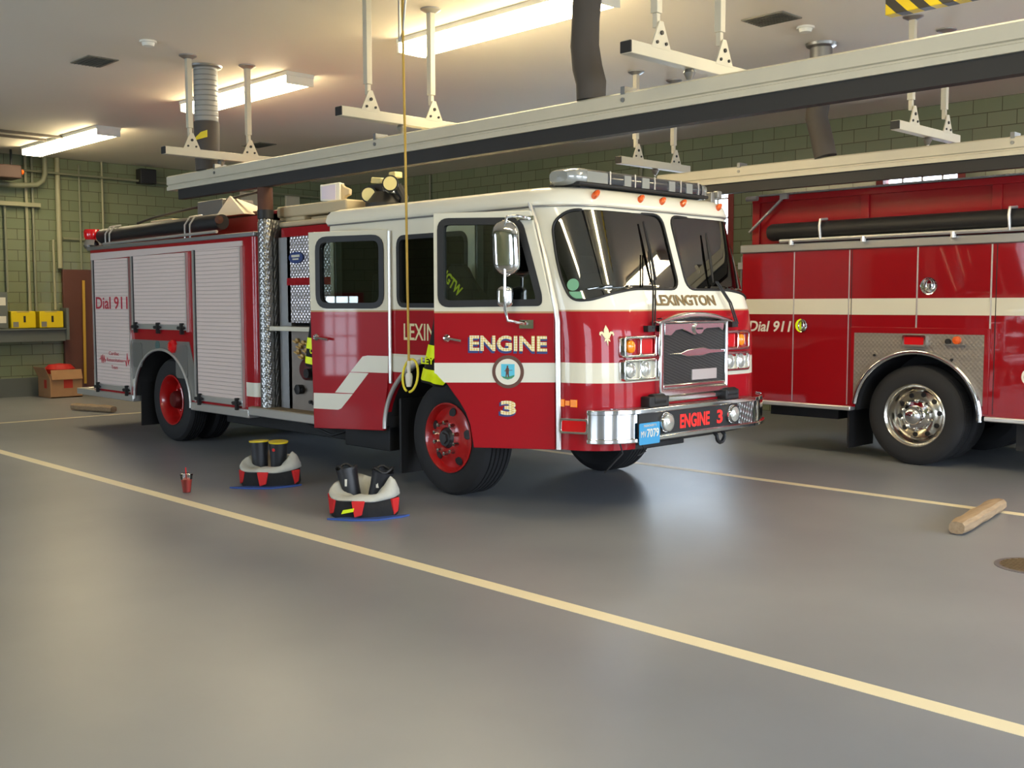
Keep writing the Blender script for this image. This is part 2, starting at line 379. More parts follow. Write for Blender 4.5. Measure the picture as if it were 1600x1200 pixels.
def rrect(u0, u1, v0, v1, r, n=6):
    P = []
    for cx, cy, a0 in ((u1-r, v1-r, 0), (u0+r, v1-r, 90), (u0+r, v0+r, 180), (u1-r, v0+r, 270)):
        for i in range(n+1): a = math.radians(a0+90*i/n); P.append((cx+r*math.cos(a), cy+r*math.sin(a)))
    return P
def rpoly(P, r, n=5):
    """round the corners of a polygon"""
    out = []; k = len(P)
    for i in range(k):
        p = Vector(P[i]); a = (Vector(P[i-1])-p); b = (Vector(P[(i+1) % k])-p); q = min(r, a.length*.45, b.length*.45)
        A = p+a.normalized()*q; B = p+b.normalized()*q
        for j in range(n+1):
            t = j/n; out.append(tuple(A*(1-t)**2+p*2*t*(1-t)+B*t*t))
    return out
def inset(P, d):
    """shrink a convex polygon toward the inside"""
    k = len(P); cx = sum(p[0] for p in P)/k; cy = sum(p[1] for p in P)/k; out = []
    for i in range(k):
        a = Vector(P[i-1]); b = Vector(P[i]); c = Vector(P[(i+1) % k]); t = (c-a)
        nrm = Vector((-t.y, t.x)).normalized() if t.length > 1e-9 else Vector((0, 0))
        if nrm.dot(Vector((cx, cy))-b) < 0: nrm = -nrm
        out.append(tuple(b+nrm*d))
    return out
def text(name, s, fr, u0, u1, v0, v1, mt, parent, w=0.003, thick=0.002, bold=0.0, shear=0.0, label=None, mirror=False):
    cu = bpy.data.curves.new('t', 'FONT'); cu.body = s; cu.size = 1; cu.extrude = 0.01; cu.offset = bold; cu.shear = shear; cu.resolution_u = 4
    ob = bpy.data.objects.new('t', cu); COL.objects.link(ob); bpy.context.view_layer.update()
    me = bpy.data.meshes.new_from_object(ob.evaluated_get(bpy.context.evaluated_depsgraph_get()))
    bpy.data.objects.remove(ob); bpy.data.curves.remove(cu)
    xs = [v.co.x for v in me.vertices]; ys = [v.co.y for v in me.vertices]
    a, b, c, d = min(xs), max(xs), min(ys), max(ys)
    L_ = rootloc(parent) if parent else Vector((0, 0, 0))
    for v in me.vertices:
        u = u0+(v.co.x-a)/(b-a)*(u1-u0); q = v0+(v.co.y-c)/(d-c)*(v1-v0)
        v.co = fr(u, q, w+(thick if v.co.z > 0 else 0))-L_
    me.materials.clear(); me.materials.append(mt); me.name = name; me.update()
    return link(name, me, parent, None, label)
def boolean(o, cutters, op='DIFFERENCE'):
    obs = []
    for c in cutters:
        me = c.mesh('cutter', BLACK, rootloc(o) if o.parent else Vector((0, 0, 0)), False); q = bpy.data.objects.new('cutter', me); COL.objects.link(q); obs.append(q)
        if o.parent: q.parent = o.parent
        md = o.modifiers.new('b', 'BOOLEAN'); md.operation = op; md.solver = 'EXACT'; md.object = q
    bpy.context.view_layer.update()
    me = bpy.data.meshes.new_from_object(o.evaluated_get(bpy.context.evaluated_depsgraph_get()))
    o.modifiers.clear(); o.data = me
    for q in obs: bpy.data.objects.remove(q)
    me.polygons.foreach_set('use_smooth', [True]*len(me.polygons)); me.set_sharp_from_angle(angle=math.radians(32)); return o
def copy_tree(o, parent=None):
    c = o.copy(); COL.objects.link(c); c.parent = parent
    for ch in list(o.children): copy_tree(ch, c)
    return c
def dup(root, loc, rz=0, label=None):
    c = copy_tree(root); c.location = loc; c.rotation_euler = (0, 0, rz)
    if label: c['label'] = label
    return c

# ------------------------------------------------------------------ the room
struct('floor', MB().box(RX0-.3, RX1+.3, RY0-.3, RY1+.3, -.2, 0), FLOORM)
struct('ceiling', MB().box(RX0-.3, RX1+.3, RY0-.3, RY1+.3, RZ, RZ+.2), CEILM)
struct('trim_1', MB().box(-8.9, RX1, -1.93, -1.81, 0, .002), LINEM)
struct('trim_2', MB().box(-8.9, RX1, 2.78, 2.89, 0, .002), LINEM)
struct('trim_3', MB().box(-9.36, -9.26, -6, 8.0, 0, .002), LINEM)
struct('wall_left', MB().box(RX0-.3, RX0, RY0-.3, RY1+.3, 0, RZ), TILEY)
struct('baseboard_left', MB().box(RX0, RX0+.02, RY0, RY1, 0, .36), mat('grey_wall_base', (88, 92, 86), 0.4))
BW = [(-5.6, -2.95, 1.2, 3.93), (-.42, .92, 1.2, 3.93), (3.6, 6.1, 1.2, 3.93)]     # back wall windows
def wallx(name, y0, y1, x0, x1, wins, mt, fr):
    o = [(x0, 0), (x1, 0), (x1, RZ), (x0, RZ)]
    struct(name, MB().plate(o, [[(a, c), (b, c), (b, d), (a, d)] for a, b, c, d in wins], fr, y0, y1), mt)
wallx('wall_back', 0, .3, RX0-.3, RX1+.3, BW, TILEX, Frame((0, RY1, 0), (1, 0, 0), (0, 1, 0)))
wallx('wall_front', 0, .3, RX0-.3, RX1+.3, [(a, b, .35, 1.98 if b-a < 1 else 3.5) for a, b in SWIN], TILEX, Frame((0, RY0, 0), (1, 0, 0), (0, -1, 0)))
wallx('wall_right', 0, .3, RY0, RY1, [(a, b, 0.001, 3.6) for a, b in BAYS], TILEY, Frame((RX1, 0, 0), (0, 1, 0), (1, 0, 0)))
struct('floor_outside', MB().box(RX1+.3, RX1+14, RY0-5, RY1+5, -.2, -.01), PAVE)
def window(n, fr, a, b, c, d, nx, nz, w0=0.08):
    t = .07; f = MB().plate([(a, c), (b, c), (b, d), (a, d)], [[(a+t*1.6, c+t), (b-t*1.6, c+t), (b-t*1.6, d-t), (a+t*1.6, d-t)]], fr, w0-.09, w0+.1)
    root = struct('window_%d' % n, f, WINFRAME)
    g = MB()
    for i in range(1, nx): u = a+t+(b-a-2*t)*i/nx; g.fbox(fr, u-.012, u+.012, c+t, d-t, w0, w0+.03)
    for i in range(1, nz): v = c+t+(d-c-2*t)*i/nz; g.fbox(fr, a+t, b-t, v-.012, v+.012, w0, w0+.03)
    struct('window_mullion', g, MULLION, parent=root); root.location = (0, 0, 0)
    struct('window_pane', MB().fbox(fr, a+t, b-t, c+t, d-t, w0+.01, w0+.016), ROOMGLASS, parent=root)
FB = Frame((0, RY1, 0), (1, 0, 0), (0, 1, 0)); FF = Frame((0, RY0, 0), (1, 0, 0), (0, -1, 0))
for i, (a, b, c, d) in enumerate(BW): window(i+1, FB, a, b, c, d, 4 if i == 1 else 8, 8)
for i, (a, b) in enumerate(SWIN): window(i+4, FF, a, b, .35, 1.98 if b-a < 1 else 3.5, 3, 4)

# ------------------------------------------------------------------ the near engine
E = thing('fire_engine', (-2.9, 1.22, 0), 'red fire engine with cream cab top, open doors and white roll-up lockers', 'fire engine')
BY1 = 2.44
# chassis
c = MB().box(-7.6, 1.5, .85, 1.60, .48, .72).box(-4.6, -1.0, .35, .85, .30, .62).box(-2.9, -1.9, 1.5, 2.2, .30, .62)
c.cyl((0, .25, .535), (0, 2.2, .535), .09).cyl((-5.5, .25, .535), (-5.5, 2.2, .535), .12).lathe([(0, -.3), (.2, -.2), (.25, 0), (.2, .2), (0, .3)], (-5.5, 1.2, .5), (0, 1, 0), 20)
c.box(-1.75, -1.0, .12, .5, .30, .56)
part('chassis', c, CHASSIS, E, bevel=.01)
c = MB().cyl((-3.3, .55, .46), (-2.3, .55, .46), .13, 20).tube([(-2.6, .2, .45), (-2.3, .15, .42), (-2.1, .2, .36), (-2.0, .3, .4)], .015, 8)
part('air_tank', c, CHASSIS, E)

def arch(cx, cz, a, b, n=28, z0=None):
    P = []
    for i in range(n+1):
        t = pi*i/n; P.append((cx+a*math.cos(t), cz+b*math.sin(t)))
    if z0 is not None: P = [(cx+a, z0)]+P+[(cx-a, z0)]
    return P
def arch_cutter(cx, cz, a, b, y0, y1): return MB().plate(arch(cx, cz, a, b, z0=0.2), [], Frame((0, 0, 0), (1, 0, 0), (0, 1, 0)), y0, y1)

# body box with the wheel arch cut in
BZ = 2.53
c = MB().box(-7.7, -3.36, 0, BY1, .545, BZ)
body = part('body', c, [RED, DARK], E)
boolean(body, [arch_cutter(-5.59, .53, .765, .645, -.2, .62), arch_cutter(-5.59, .53, .765, .645, 1.82, 2.7)])
for p_ in body.data.polygons:
    q = p_.center+E.location
    if .01 < q.y < 2.43 and abs(q.x+5.59) < .8 and q.z < 1.19: p_.material_index = 1
c = MB().tube([(-3.36, .12, .56), (-3.36, .12, BZ)], .12, 24).tube([(-3.36, BY1-.12, .56), (-3.36, BY1-.12, BZ)], .12, 24).box(-3.37, -3.24, .12, BY1-.12, .56, BZ)
parts('body_corner_post', c, RED, E)
c = MB()
for x0, x1 in ((-3.505, -3.36),): c.fbox(SIDE, x0, x1, .71, .87, .0, .003)
c.lathe([(.1225, .71), (.1225, .87)], (-3.36, .12, 0), (0, 0, 1), 40)
c.fbox(SIDE, -4.80, -4.70, .71, .87, 0, .003).fbox(SIDE, -7.69, -7.62, .62, .84, 0, .003).fbox(SIDE, -6.44, -6.375, .66, .86, 0, .003)
parts('reflective_stripe', c, STRIPE, E)
# drip rail, header cove
part('roof_drip_rail', MB().box(-7.76, -3.24, -.03, .06, BZ-.005, BZ+.045).box(-7.76, -3.24, BY1-.06, BY1+.03, BZ-.005, BZ+.045).box(-7.76, -7.70, 0, BY1, BZ-.005, BZ+.045), ALUD, E, bevel=.01)
part('locker_header', MB().plate([(-7.66, 2.385), (-3.52, 2.425), (-3.52, BZ-.045), (-7.66, BZ-.045)], [], SIDE, 0, .018), mat('header_white', (212, 196, 190), .4), E, bevel=.004)
# roll-up doors
def latch(c, x, z, s=1):
    c.fbox(SIDE, x-.05, x+.05, z+.01, z+.05, .03, .075).fbox(SIDE, x-.02, x+.02, z-.05, z+.09, .02, .06)
    c.cyl(SIDE(x-.09*s, z+.03, .05), SIDE(x+.09*s, z+.03, .05), .014, 8)
def rollup(x0, x1, z0, z1, nl):
    o = part('rollup_door', MB().fbox(SIDE, x0, x1, z0+.09, z1, .0, .012), SLATS, E)
    part('door_track', MB().fbox(SIDE, x0-.035, x0, z0, z1, 0, .03).fbox(SIDE, x1, x1+.02, z0, z1, 0, .03), ALU, o, 'aluminium side track')
    part('track_seal', MB().fbox(SIDE, x0, x0+.022, z0+.02, z1, .005, .02), BLACK, o)
    part('bottom_rail', MB().fbox(SIDE, x0, x1, z0+.02, z0+.09, 0, .03), ALU, o, bevel=.006)
    for k in range(nl):
        x = x0+.1+(x1-x0-.2)*k/(nl-1); l = MB(); latch(l, x, z0+.02, 1 if k == 0 else -1); part('door_latch', l, BLACK, o, 'black folding door latch')
    return o
r1 = rollup(-7.585, -6.46, .56, 2.385, 2); rollup(-6.345, -4.86, 1.42, 2.40, 3); rollup(-4.65, -3.56, .57, 2.42, 2)
text('dial_lettering', 'Dial 911', SIDE, -7.53, -6.52, 1.70, 1.87, DIALRED, r1, w=.0135, bold=.012, label='red Dial 911 lettering')
text('decal_lettering', 'Cardiac', SIDE, -7.15, -6.83, 1.065, 1.115, DIALRED, r1, w=.0135)
text('decal_lettering', 'Resuscitation', SIDE, -7.22, -6.70, .975, 1.025, DIALRED, r1, w=.0135)
text('decal_lettering', 'Team', SIDE, -7.08, -6.88, .875, .925, DIALRED, r1, w=.0135)
P0 = [(-7.46, 1), (-7.42, 1.0), (-7.40, 1.05), (-7.38, .95), (-7.35, 1.06), (-7.33, .95), (-7.30, 1.05), (-7.28, .96), (-7.26, 1.0)]
P1 = [(-6.68, 1), (-6.62, 1.0), (-6.60, .93), (-6.57, 1.10), (-6.54, .95), (-6.52, 1.02), (-6.48, 1.0)]
parts('heartbeat_decal', MB().tube([SIDE(a, b, .0145) for a, b in P0], .006, 6).tube([SIDE(a, b, .0145) for a, b in P1], .006, 6), DIALRED, r1, 'red heartbeat line')
# rear wheel fender
c = MB().plate([(-6.43, .76), (-6.43, 1.30), (-4.84, 1.30), (-4.72, 1.0), (-4.72, .58)]+[p for p in arch(-5.59, .53, .775, .655) if p[0] > -6.43 and p[1] > .56][:0]+
    [(-5.59+.775*math.cos(t), .53+.655*math.sin(t)) for t in [math.radians(a) for a in range(4, 160, 6)]], [], SIDE, .0, .01)
fen = part('fender_panel', c, GREYPANEL, E, 'grey metal panel over the rear wheel')
part('fender_trim', MB().tube([SIDE(-5.59+.775*math.cos(t), .53+.655*math.sin(t), .02) for t in [math.radians(a) for a in range(-4, 185, 6)]], .018, 10), ALU, E)
parts('fender_vent', MB().plate(rrect(-6.40, -6.12, .93, 1.26, .05), [], SIDE, .01, .02).plate(rrect(-5.18, -4.88, .84, 1.26, .05), [], SIDE, .01, .02), mat('vent_grey', (125, 124, 120), .45, .5), fen, bevel=.003)
part('side_marker_light', MB().lathe([(.085, 0), (.085, .03), (.06, .06), (0, .075)], SIDE(-5.23, 1.235, .01), (0, -1, 0), 20), REDLENS, fen, 'red round lens')
part('fender_badge', MB().lathe([(.06, 0), (.06, .005)], SIDE(-5.68, 1.235, .01), (0, -1, 0), 20, sc=(1, 1)), mat('teal_badge', (90, 120, 120), .4, .4), fen)
# sill rails and running board
part('sill_rail', MB().box(-8.25, -6.40, -.03, .12, .46, .55).box(-8.25, -8.15, .1, BY1-.1, .46, .55), ALU, E, bevel=.012)
part('sill_rail', MB().box(-4.80, -3.42, -.03, .12, .46, .56), ALU, E, bevel=.012)
rb = part('running_board', MB().box(-3.40, -1.86, -.05, .55, .50, .595), ALU, E, bevel=.01)
part('grip_deck', MB().box(-3.38, -1.88, -.03, .55, .5955, .602), TAN, rb, 'tan non-slip deck')
part('rear_step', MB().box(-8.2, -7.7, .12, BY1-.12, .47, .53), DIAMOND, E, bevel=.01)
# mud flaps
part('mud_flap', MB().plate([(.05, .14), (.60, .14), (.62, .95), (.06, .95)], [], Frame((-6.32, 0, 0), (0, 1, 0), (-1, 0, 0)), 0, .02), BLACK, E)
part('mud_flap', MB().plate([(.05, .12), (.60, .12), (.60, .85), (.05, .85)], [], Frame((-.72, 0, 0), (0, 1, 0), (-1, 0, 0)), 0, .03), BLACK, E)
# diamond plate column and pump house
c = MB().tube([(-3.145, .07, .60), (-3.145, .07, 2.66), (-3.145, .07, 2.71)], [.09, .09, .08], 28).box(-3.225, -3.07, .07, .3, .60, 2.7)
part('diamond_plate_column', c, DIAMOND, E, 'bright diamond plate corner column')
pump = part('pump_house', MB().box(-3.24, -1.82, .45, BY1-.02, .60, 2.62), mat('pump_house_grey', (70, 70, 70), .5, .4), E)  # one even dark grey over the whole pump house
FP = Frame((0, .16, 0), (1, 0, 0), (0, -1, 0))
part('upper_gauge_panel', MB().fbox(FP, -2.86, -1.86, 1.56, 2.50, -.28, 0), DIAMONDF, E, 'bright patterned upper pump panel')
parts('panel_frame', MB().fbox(FP, -2.92, -1.86, 2.50, 2.60, -.3, .03).fbox(FP, -2.34, -2.30, 1.5, 2.6, -.05, .02).fbox(FP, -2.86, -1.86, 1.97, 2.05, -.05, .01), RED, E)
part('panel_side_strip', MB().fbox(FP, -3.03, -2.80, .6, 2.5, -.3, -.0), ALUD, E)
bd = part('oval_badge', MB().lathe([(.14, 0), (.14, .02)], FP(-2.66, 2.27, 0), (0, -1, 0), 28, sc=(1, 1)), NAVY, E, 'blue oval maker badge')
for v in bd.data.vertices: v.co.z = (v.co.z-2.27)*.45+2.27
part('badge_mark', MB().fbox(FP, -2.74, -2.58, 2.275, 2.30, .02, .023).fbox(FP, -2.72, -2.60, 2.245, 2.262, .02, .023), STICKERW, bd)
part('panel_shelf', MB().box(-2.97, -1.86, -.02, .5, 1.47, 1.52), WHITE, E, bevel=.008)
lp = part('lower_pump_panel', MB().fbox(FP, -2.86, -1.86, .60, 1.47, -.28, -.0), mat('scuffed_panel', (158, 148, 140), .4, .5, noise=.15), E)
c = MB().lathe([(.115, 0), (.125, .03), (.115, .10), (.09, .12), (0, .125)], FP(-2.38, 1.06, 0), (0, -1, 0), 24)
part('inlet_cap', c, MAROON, lp, 'maroon suction cap')
c = MB().lathe([(.075, 0), (.085, .05), (.05, .15), (.05, .2)], FP(-2.22, 1.03, 0), (0, -1, 0), 20).lathe([(.05, 0), (.055, .07), (0, .08)], FP(-2.60, .83, 0), (0, -1, 0), 16).cyl(FP(-2.68, .83, .04), FP(-2.52, .83, .04), .02, 10)
parts('discharge_valve', c, BLACK, lp)
c = MB()
for i, (x, z) in enumerate([(-2.66, 1.36), (-2.60, 1.30), (-2.54, 1.34), (-2.64, 1.24), (-2.48, 1.26), (-2.56, 1.19), (-2.42, 1.34)]):
    c.lathe([(.028, 0), (.03, .03), (0, .04)], FP(x, z, 0), (0, -1, 0), 12).cyl(FP(x-.03, z, .05), FP(x+.05, z-.02, .06), .01, 8)
parts('valve_cluster', c, GOLD, lp, 'brass drain valves')
parts('panel_knob', MB().lathe([(.02, 0), (.02, .03)], FP(-2.42, .70, 0), (0, -1, 0), 10).lathe([(.02, 0), (.02, .03)], FP(-2.36, .69, 0), (0, -1, 0), 10).lathe([(.02, 0), (.02, .03)], FP(-2.30, .70, 0), (0, -1, 0), 10), BLACK, lp)

# ---- cab shell
R_ = .44; T1 = R_*pi/2; HW = BY1/2; TT = 2*(T1+HW-R_)
FXZ = [(.40, 1.85), (.57, 1.86), (.95, 1.875), (1.45, 1.865), (1.70, 1.825), (1.88, 1.755), (2.54, 1.545), (2.62, 1.515), (3, 1.40)]
def Fx(z):
    for (a, x0), (b, x1) in zip(FXZ, FXZ[1:]):
        if z <= b: return x0+(x1-x0)*(z-a)/(b-a)
    return FXZ[-1][1]
def shell(t, z, off=0.0):
    mir = t > TT/2
    if mir: t = TT-t
    fx = Fx(z)
    if t <= 0: x, y, nx, ny = fx-R_+t, 0, 0, -1
    elif t < T1: a = t/R_; x, y, nx, ny = fx-R_+R_*math.sin(a), R_-R_*math.cos(a), math.sin(a), -math.cos(a)
    else: x, y, nx, ny = fx, R_+t-T1, 1, 0
    x += nx*off; y += ny*off
    if mir: y = BY1-y
    return Vector((x, y, z))
CX0 = -1.80
def ring(z, off=0.0, rear=CX0):
    P = [Vector((rear-off, -off, z))]
    ts = [-1.6]+[T1*i/12 for i in range(13)]+[T1+.3, TT/2]
    for t in ts: P.append(shell(t, z, off))
    P += [Vector((p.x, BY1-p.y, p.z)) for p in P[-2::-1]]
    return P
def loft(rows, m=0):
    c = MB(); c.strip(rows, m, closed=True); n = len(rows[0]); k = len(c.v)-n
    c.f += [list(range(n))[::-1], [k+j for j in range(n)]]; c.m += [m, m]; return c
def patch(poly, off, nz=44, nt=28, zs=None):
    """grid over a (t,z) outline on the cab surface"""
    z0 = min(p[1] for p in poly); z1 = max(p[1] for p in poly); rows = []
    for i in range(nz+1):
        s_ = .5-.5*math.cos(pi*i/nz); z = z0+(z1-z0)*(s_*.999+.0005); xs = []
        for (a, b), (c_, d) in zip(poly, poly[1:]+poly[:1]):
            if (b-z)*(d-z) <= 0 and b != d: xs.append(a+(c_-a)*(z-b)/(d-b))
        l, r = min(xs), max(xs); rows.append([shell(l+(r-l)*j/nt, z, off) for j in range(nt+1)])
    return rows
def solid_patch(poly, o0, o1, nz=44, nt=28):
    A = patch(poly, o0, nz, nt); B = patch(poly, o1, nz, nt); c = MB(); c.strip(A); b = len(c.v); c.strip(B)
    n = nt+1; m_ = nz+1; bd = [j for j in range(n)]+[i*n+n-1 for i in range(1, m_)]+[(m_-1)*n+j for j in range(n-2, -1, -1)]+[i*n for i in range(m_-2, 0, -1)]
    for i in range(len(bd)): p, q = bd[i], bd[(i+1) % len(bd)]; c.f.append([p, q, b+q, b+p]); c.m.append(0)
    return c
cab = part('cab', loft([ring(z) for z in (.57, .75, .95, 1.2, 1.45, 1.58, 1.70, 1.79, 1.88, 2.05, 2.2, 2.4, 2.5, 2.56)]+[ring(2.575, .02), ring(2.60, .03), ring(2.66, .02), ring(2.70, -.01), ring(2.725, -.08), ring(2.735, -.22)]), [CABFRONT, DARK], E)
WS = rpoly([(.14, 2.15), (.17, 2.42), (.33, 2.53), (1.413, 2.535), (1.413, 1.885), (.80, 1.885), (.55, 1.85), (.33, 1.79), (.18, 1.79), (.14, 1.95)], .11)
WS2 = [(TT-a, b) for a, b in rpoly([(.14, 2.15), (.17, 2.42), (.33, 2.53), (1.413, 2.535), (1.413, 1.885), (.80, 1.885), (.55, 1.85), (.33, 1.79), (.18, 1.79), (.14, 1.95)], .11)]
def side_box(x0, x1, z0, z1, y0=-.2, y1=.2): return MB().box(x0, x1, y0, y1, z0, z1)
front_open = MB().plate([(.42, .75), (.62, .62), (1.37, .62), (1.37, 1.68), (1.05, 2.47), (.42, 2.47)], [], SIDE, -.2, .2)
crew_open = MB().plate(rpoly([(-1.72, .64), (-.90, .64), (-.90, .8), (-.86, 2.43), (-1.72, 2.43)], .05), [], SIDE, -.2, .2)
wp = rpoly([(-.69, 1.74), (.30, 1.74), (.30, 2.40), (-.69, 2.40)], .10)
mid_open = MB().plate(wp, [], SIDE, -.2, .2)
far_open = MB().plate(rrect(.45, 1.20, 1.76, 2.42, .1), [], SIDE, -2.7, -2.2)
far_open2 = MB().plate(rrect(-1.6, -.9, 1.76, 2.42, .1), [], SIDE, -2.7, -2.2)
inner = loft([[Vector(p) for p in ring(z, -.055)] for z in (.66, 1.2, 1.7, 1.88, 2.4, 2.56)])
boolean(cab, [inner, solid_patch(WS, -.12, .12), solid_patch(WS2, -.12, .12), front_open, crew_open, mid_open, far_open, far_open2,
              arch_cutter(-.03, .55, .87, .72, -.3, .62), arch_cutter(-.03, .55, .87, .72, 1.82, 2.8), MB().box(1.2, 2.2, .45, 2.6, .4, .70)])
for p_ in cab.data.polygons:
    q = p_.center+E.location; inn = .045 < q.y < BY1-.045 and q.x < Fx(q.z)-.045 and q.x > CX0+.045 and q.z < 2.6
    if inn and q.x > Fx(q.z)-R_:   # in the rounded corners compare with the arc
        dy = max(0, R_-min(q.y, BY1-q.y)); dx = q.x-(Fx(q.z)-R_); inn = math.hypot(dx, dy) < R_-.045
    p_.material_index = 1 if inn or abs(p_.normal.z) > .9 and q.z < 2.5 and q.y > .03 and q.y < 2.4 else 0
# side of the cab above the belt line and below: wheel wells
wells = MB()
for y0, y1 in ((.06, .62), (1.82, 2.38)):
    A = arch(-.03, .55, .88, .73); wells.strip([[Vector((a, y0, b)) for a, b in A], [Vector((a, y1, b)) for a, b in A]])
    q = y1 if y0 < 1 else y0
    wells.plate(arch(-.03, .55, .88, .73), [], Frame((0, 0, 0), (1, 0, 0), (0, 1, 0)), q, q+.01)
parts('wheel_well', wells, DARK, E)
part('wheel_arch_trim', MB().tube([SIDE(-.03+.87*math.cos(t), .55+.72*math.sin(t), .015) for t in [math.radians(a) for a in range(60, 184, 4)]], .022, 10), ALU, E)
part('cab_side_stripe', MB().plate([(-.775, 1.11), (-.61, 1.11), (-.46, 1.20), (-.36, 1.26), (-.775, 1.26)], [], SIDE, 0, .003), STRIPE, E)
text('town_lettering', 'LEXINGTON', SIDE, -.60, .38, 1.42, 1.58, GOLDL, E, bold=.01, label='cream town name behind the open door')
ws1 = part('windshield', solid_patch(WS, -.012, -.006), GLASS, E, 'near windshield half')
ws2 = part('windshield', solid_patch(WS2, -.012, -.006), GLASS, E, 'far windshield half')
def gasket(poly, parent):
    c = MB(); loop = [shell(t, min(max(z, 1.0), 2.56), .004) for t, z in poly]; c.tube(loop, .011, 8, closed=True); part('windshield_gasket', c, BLACK, parent)
gasket(WS, ws1); gasket(WS2, ws2)
def tframe(t, z):
    p = shell(t, z); q = shell(t+.01, z); ex = (q-p).normalized(); ev = (shell(t, z+.02)-shell(t, z-.02)).normalized(); n = ex.cross(ev)
    return Frame(p, ex, n, ev)
fs = tframe(.20, 1.86)
part('inspection_sticker', MB().lathe([(.05, 0), (.05, .003)], fs(.03, .06, -.003), fs.n, 24).fbox(fs, -.02, .08, -.06, 0.0, -.003, .0), mat('faded_green_sticker', (110, 165, 130), .5), ws1, 'green round and square stickers')
# side window in the fixed cab panel
part('side_window', MB().plate(inset(wp, .02), [], SIDE, -.03, -.024), SIDEGLASS, E)
part('side_window_gasket', MB().plate(inset(wp, -.012), [inset(wp, .03)], SIDE, -.035, .008), BLACK, E)
parts('far_side_window', MB().plate(rrect(.45, 1.20, 1.76, 2.42, .1), [], SIDE, -2.42, -2.415).plate(rrect(-1.6, -.9, 1.76, 2.42, .1), [], SIDE, -2.42, -2.415), SIDEGLASS, E)
# roof gutter line
part('roof_gutter', MB().tube([p for p in ring(2.565, .012)], .009, 6, closed=True), ALUD, E)
# interior
c = MB()
for x, y in ((.35, .45), (.35, 1.55), (-1.3, .35), (-1.3, 1.1), (-1.3, 1.75)):
    c.box(x-.25, x+.25, y, y+.5, .95, 1.25).obox((x-.26, y+.25, 1.65), (.06, 0, 0), (0, .24, 0), (.04, 0, .42)).box(x-.34, x-.24, y+.12, y+.38, 2.05, 2.25)
part('cab_seat', c, DARK, E, bevel=.03)
c = MB().box(1.25, 1.62, .2, 2.24, 1.1, 1.62).box(-.35, 1.0, .8, 1.55, .95, 1.35)
part('dashboard', c, mat('dash_grey', (58, 60, 60), .6), E, bevel=.05)
c = MB().tube([Vector((1.12+.09*math.sin(a), 1.82+.22*math.cos(a), 1.66+.2*math.sin(a))) for a in [2*pi*i/28 for i in range(28)]], .015, 8, closed=True).cyl((1.12, 1.82, 1.66), (1.35, 1.82, 1.5), .03)
part('steering_wheel', c, BLACK, E)
part('door_jamb', MB().box(.405, .44, .0, .07, .62, 2.47).box(-1.74, -1.70, 0, .07, .64, 2.43), mat('jamb_grey', (120, 122, 122), .4, .5), E)
# hinge trims
parts('hinge_trim', MB().tube([SIDE(1.10, 2.60, .01), SIDE(1.27, 2.15, .012), SIDE(1.40, 1.73, .015), SIDE(1.425, 1.62, .02), SIDE(1.44, .57, .02)], .022, 10), ALU, E)
parts('hinge_trim', MB().tube([SIDE(-.79, 2.46, .02), SIDE(-.79, 1.0, .02)], .017, 10), ALU, E)
if 0: part('crew_grab_rail', MB().tube([SIDE(-.80, 2.40, .02), SIDE(-.80, 2.38, .07), SIDE(-.80, 1.10, .07), SIDE(-.80, 1.08, .02)], .014, 10), CHROME, E)

# ---- doors
def door(name, A, d, outer, win, label):
    fr = Frame((A[0], A[1], 0), (-d[0], -d[1], 0), (-d[1], d[0], 0))
    if fr.n.y > 0: fr.n = -fr.n
    o = part(name, MB().plate(outer, [win], fr, -.055, 0), CABPAINT, E, label, bevel=.006)
    part('window_gasket', MB().plate(inset(win, -.012), [inset(win, .045)], fr, -.06, .01), BLACK, o)
    part('window_pane', MB().plate(inset(win, .03), [], fr, -.03, -.025), SIDEGLASS, o)
    part('inner_panel', MB().fbox(fr, min(p[0] for p in outer)+.08, -.08, 1.2, 1.68, -.075, -.055), DARK, o)
    return o, fr
ar = [(-.730, .555), (-.765, .76), (-.80, .85), (-.855, .94), (-.91, 1.01), (-.96, 1.08), (-1.02, 1.14), (-1.08, 1.18)]
fd, FD = door('front_door', (1.42, -.012), (-.873*.998, -.488*.998), [(-.02, .565)]+ar+[(-1.08, 2.52), (-.235, 2.52), (-.10, 1.96), (-.03, 1.70)][0:],
    rpoly([(-1.03, 1.745), (-1.03, 2.465), (-.315, 2.455), (-.19, 2.0), (-.145, 1.83), (-.145, 1.755)], .09), 'front cab door standing open with ENGINE lettering')
parts('reflective_stripe', MB().plate([(-.02, 1.12), (-.99, 1.10), (-1.06, 1.17), (-1.078, 1.18), (-1.078, 1.265), (-.02, 1.28)], [], FD, 0, .002), STRIPE, fd)
text('engine_lettering', 'ENGINE', FD, -.775, -.088, 1.351, 1.486, NAVY, fd, w=.002, bold=.03)
text('engine_lettering', 'ENGINE', FD, -.76, -.09, 1.370, 1.50, CHECK, fd, w=.0045, bold=.028, label='gold ENGINE lettering with blue shade')
text('unit_number', '3', FD, -.507, -.358, .825, .95, NAVY, fd, w=.002, bold=.05)
text('unit_number', '3', FD, -.49, -.355, .84, .96, CHECK, fd, w=.0045, bold=.045, label='checkered gold number 3 with blue shade')
seal = part('town_seal', MB().lathe([(.137, 0), (.137, .004)], FD(-.425, 1.20, .002), FD.n, 40), BROWN, fd, 'round town seal with a figure on blue')
part('seal_field', MB().lathe([(.108, 0), (.108, .002)], FD(-.425, 1.20, .006), FD.n, 36), WHITE, seal)
part('seal_shield', MB().plate([(-.483, 1.165), (-.46, 1.145), (-.425, 1.135), (-.39, 1.145), (-.367, 1.165), (-.367, 1.265), (-.483, 1.265)], [], FD, .008, .010), SKYB, seal)
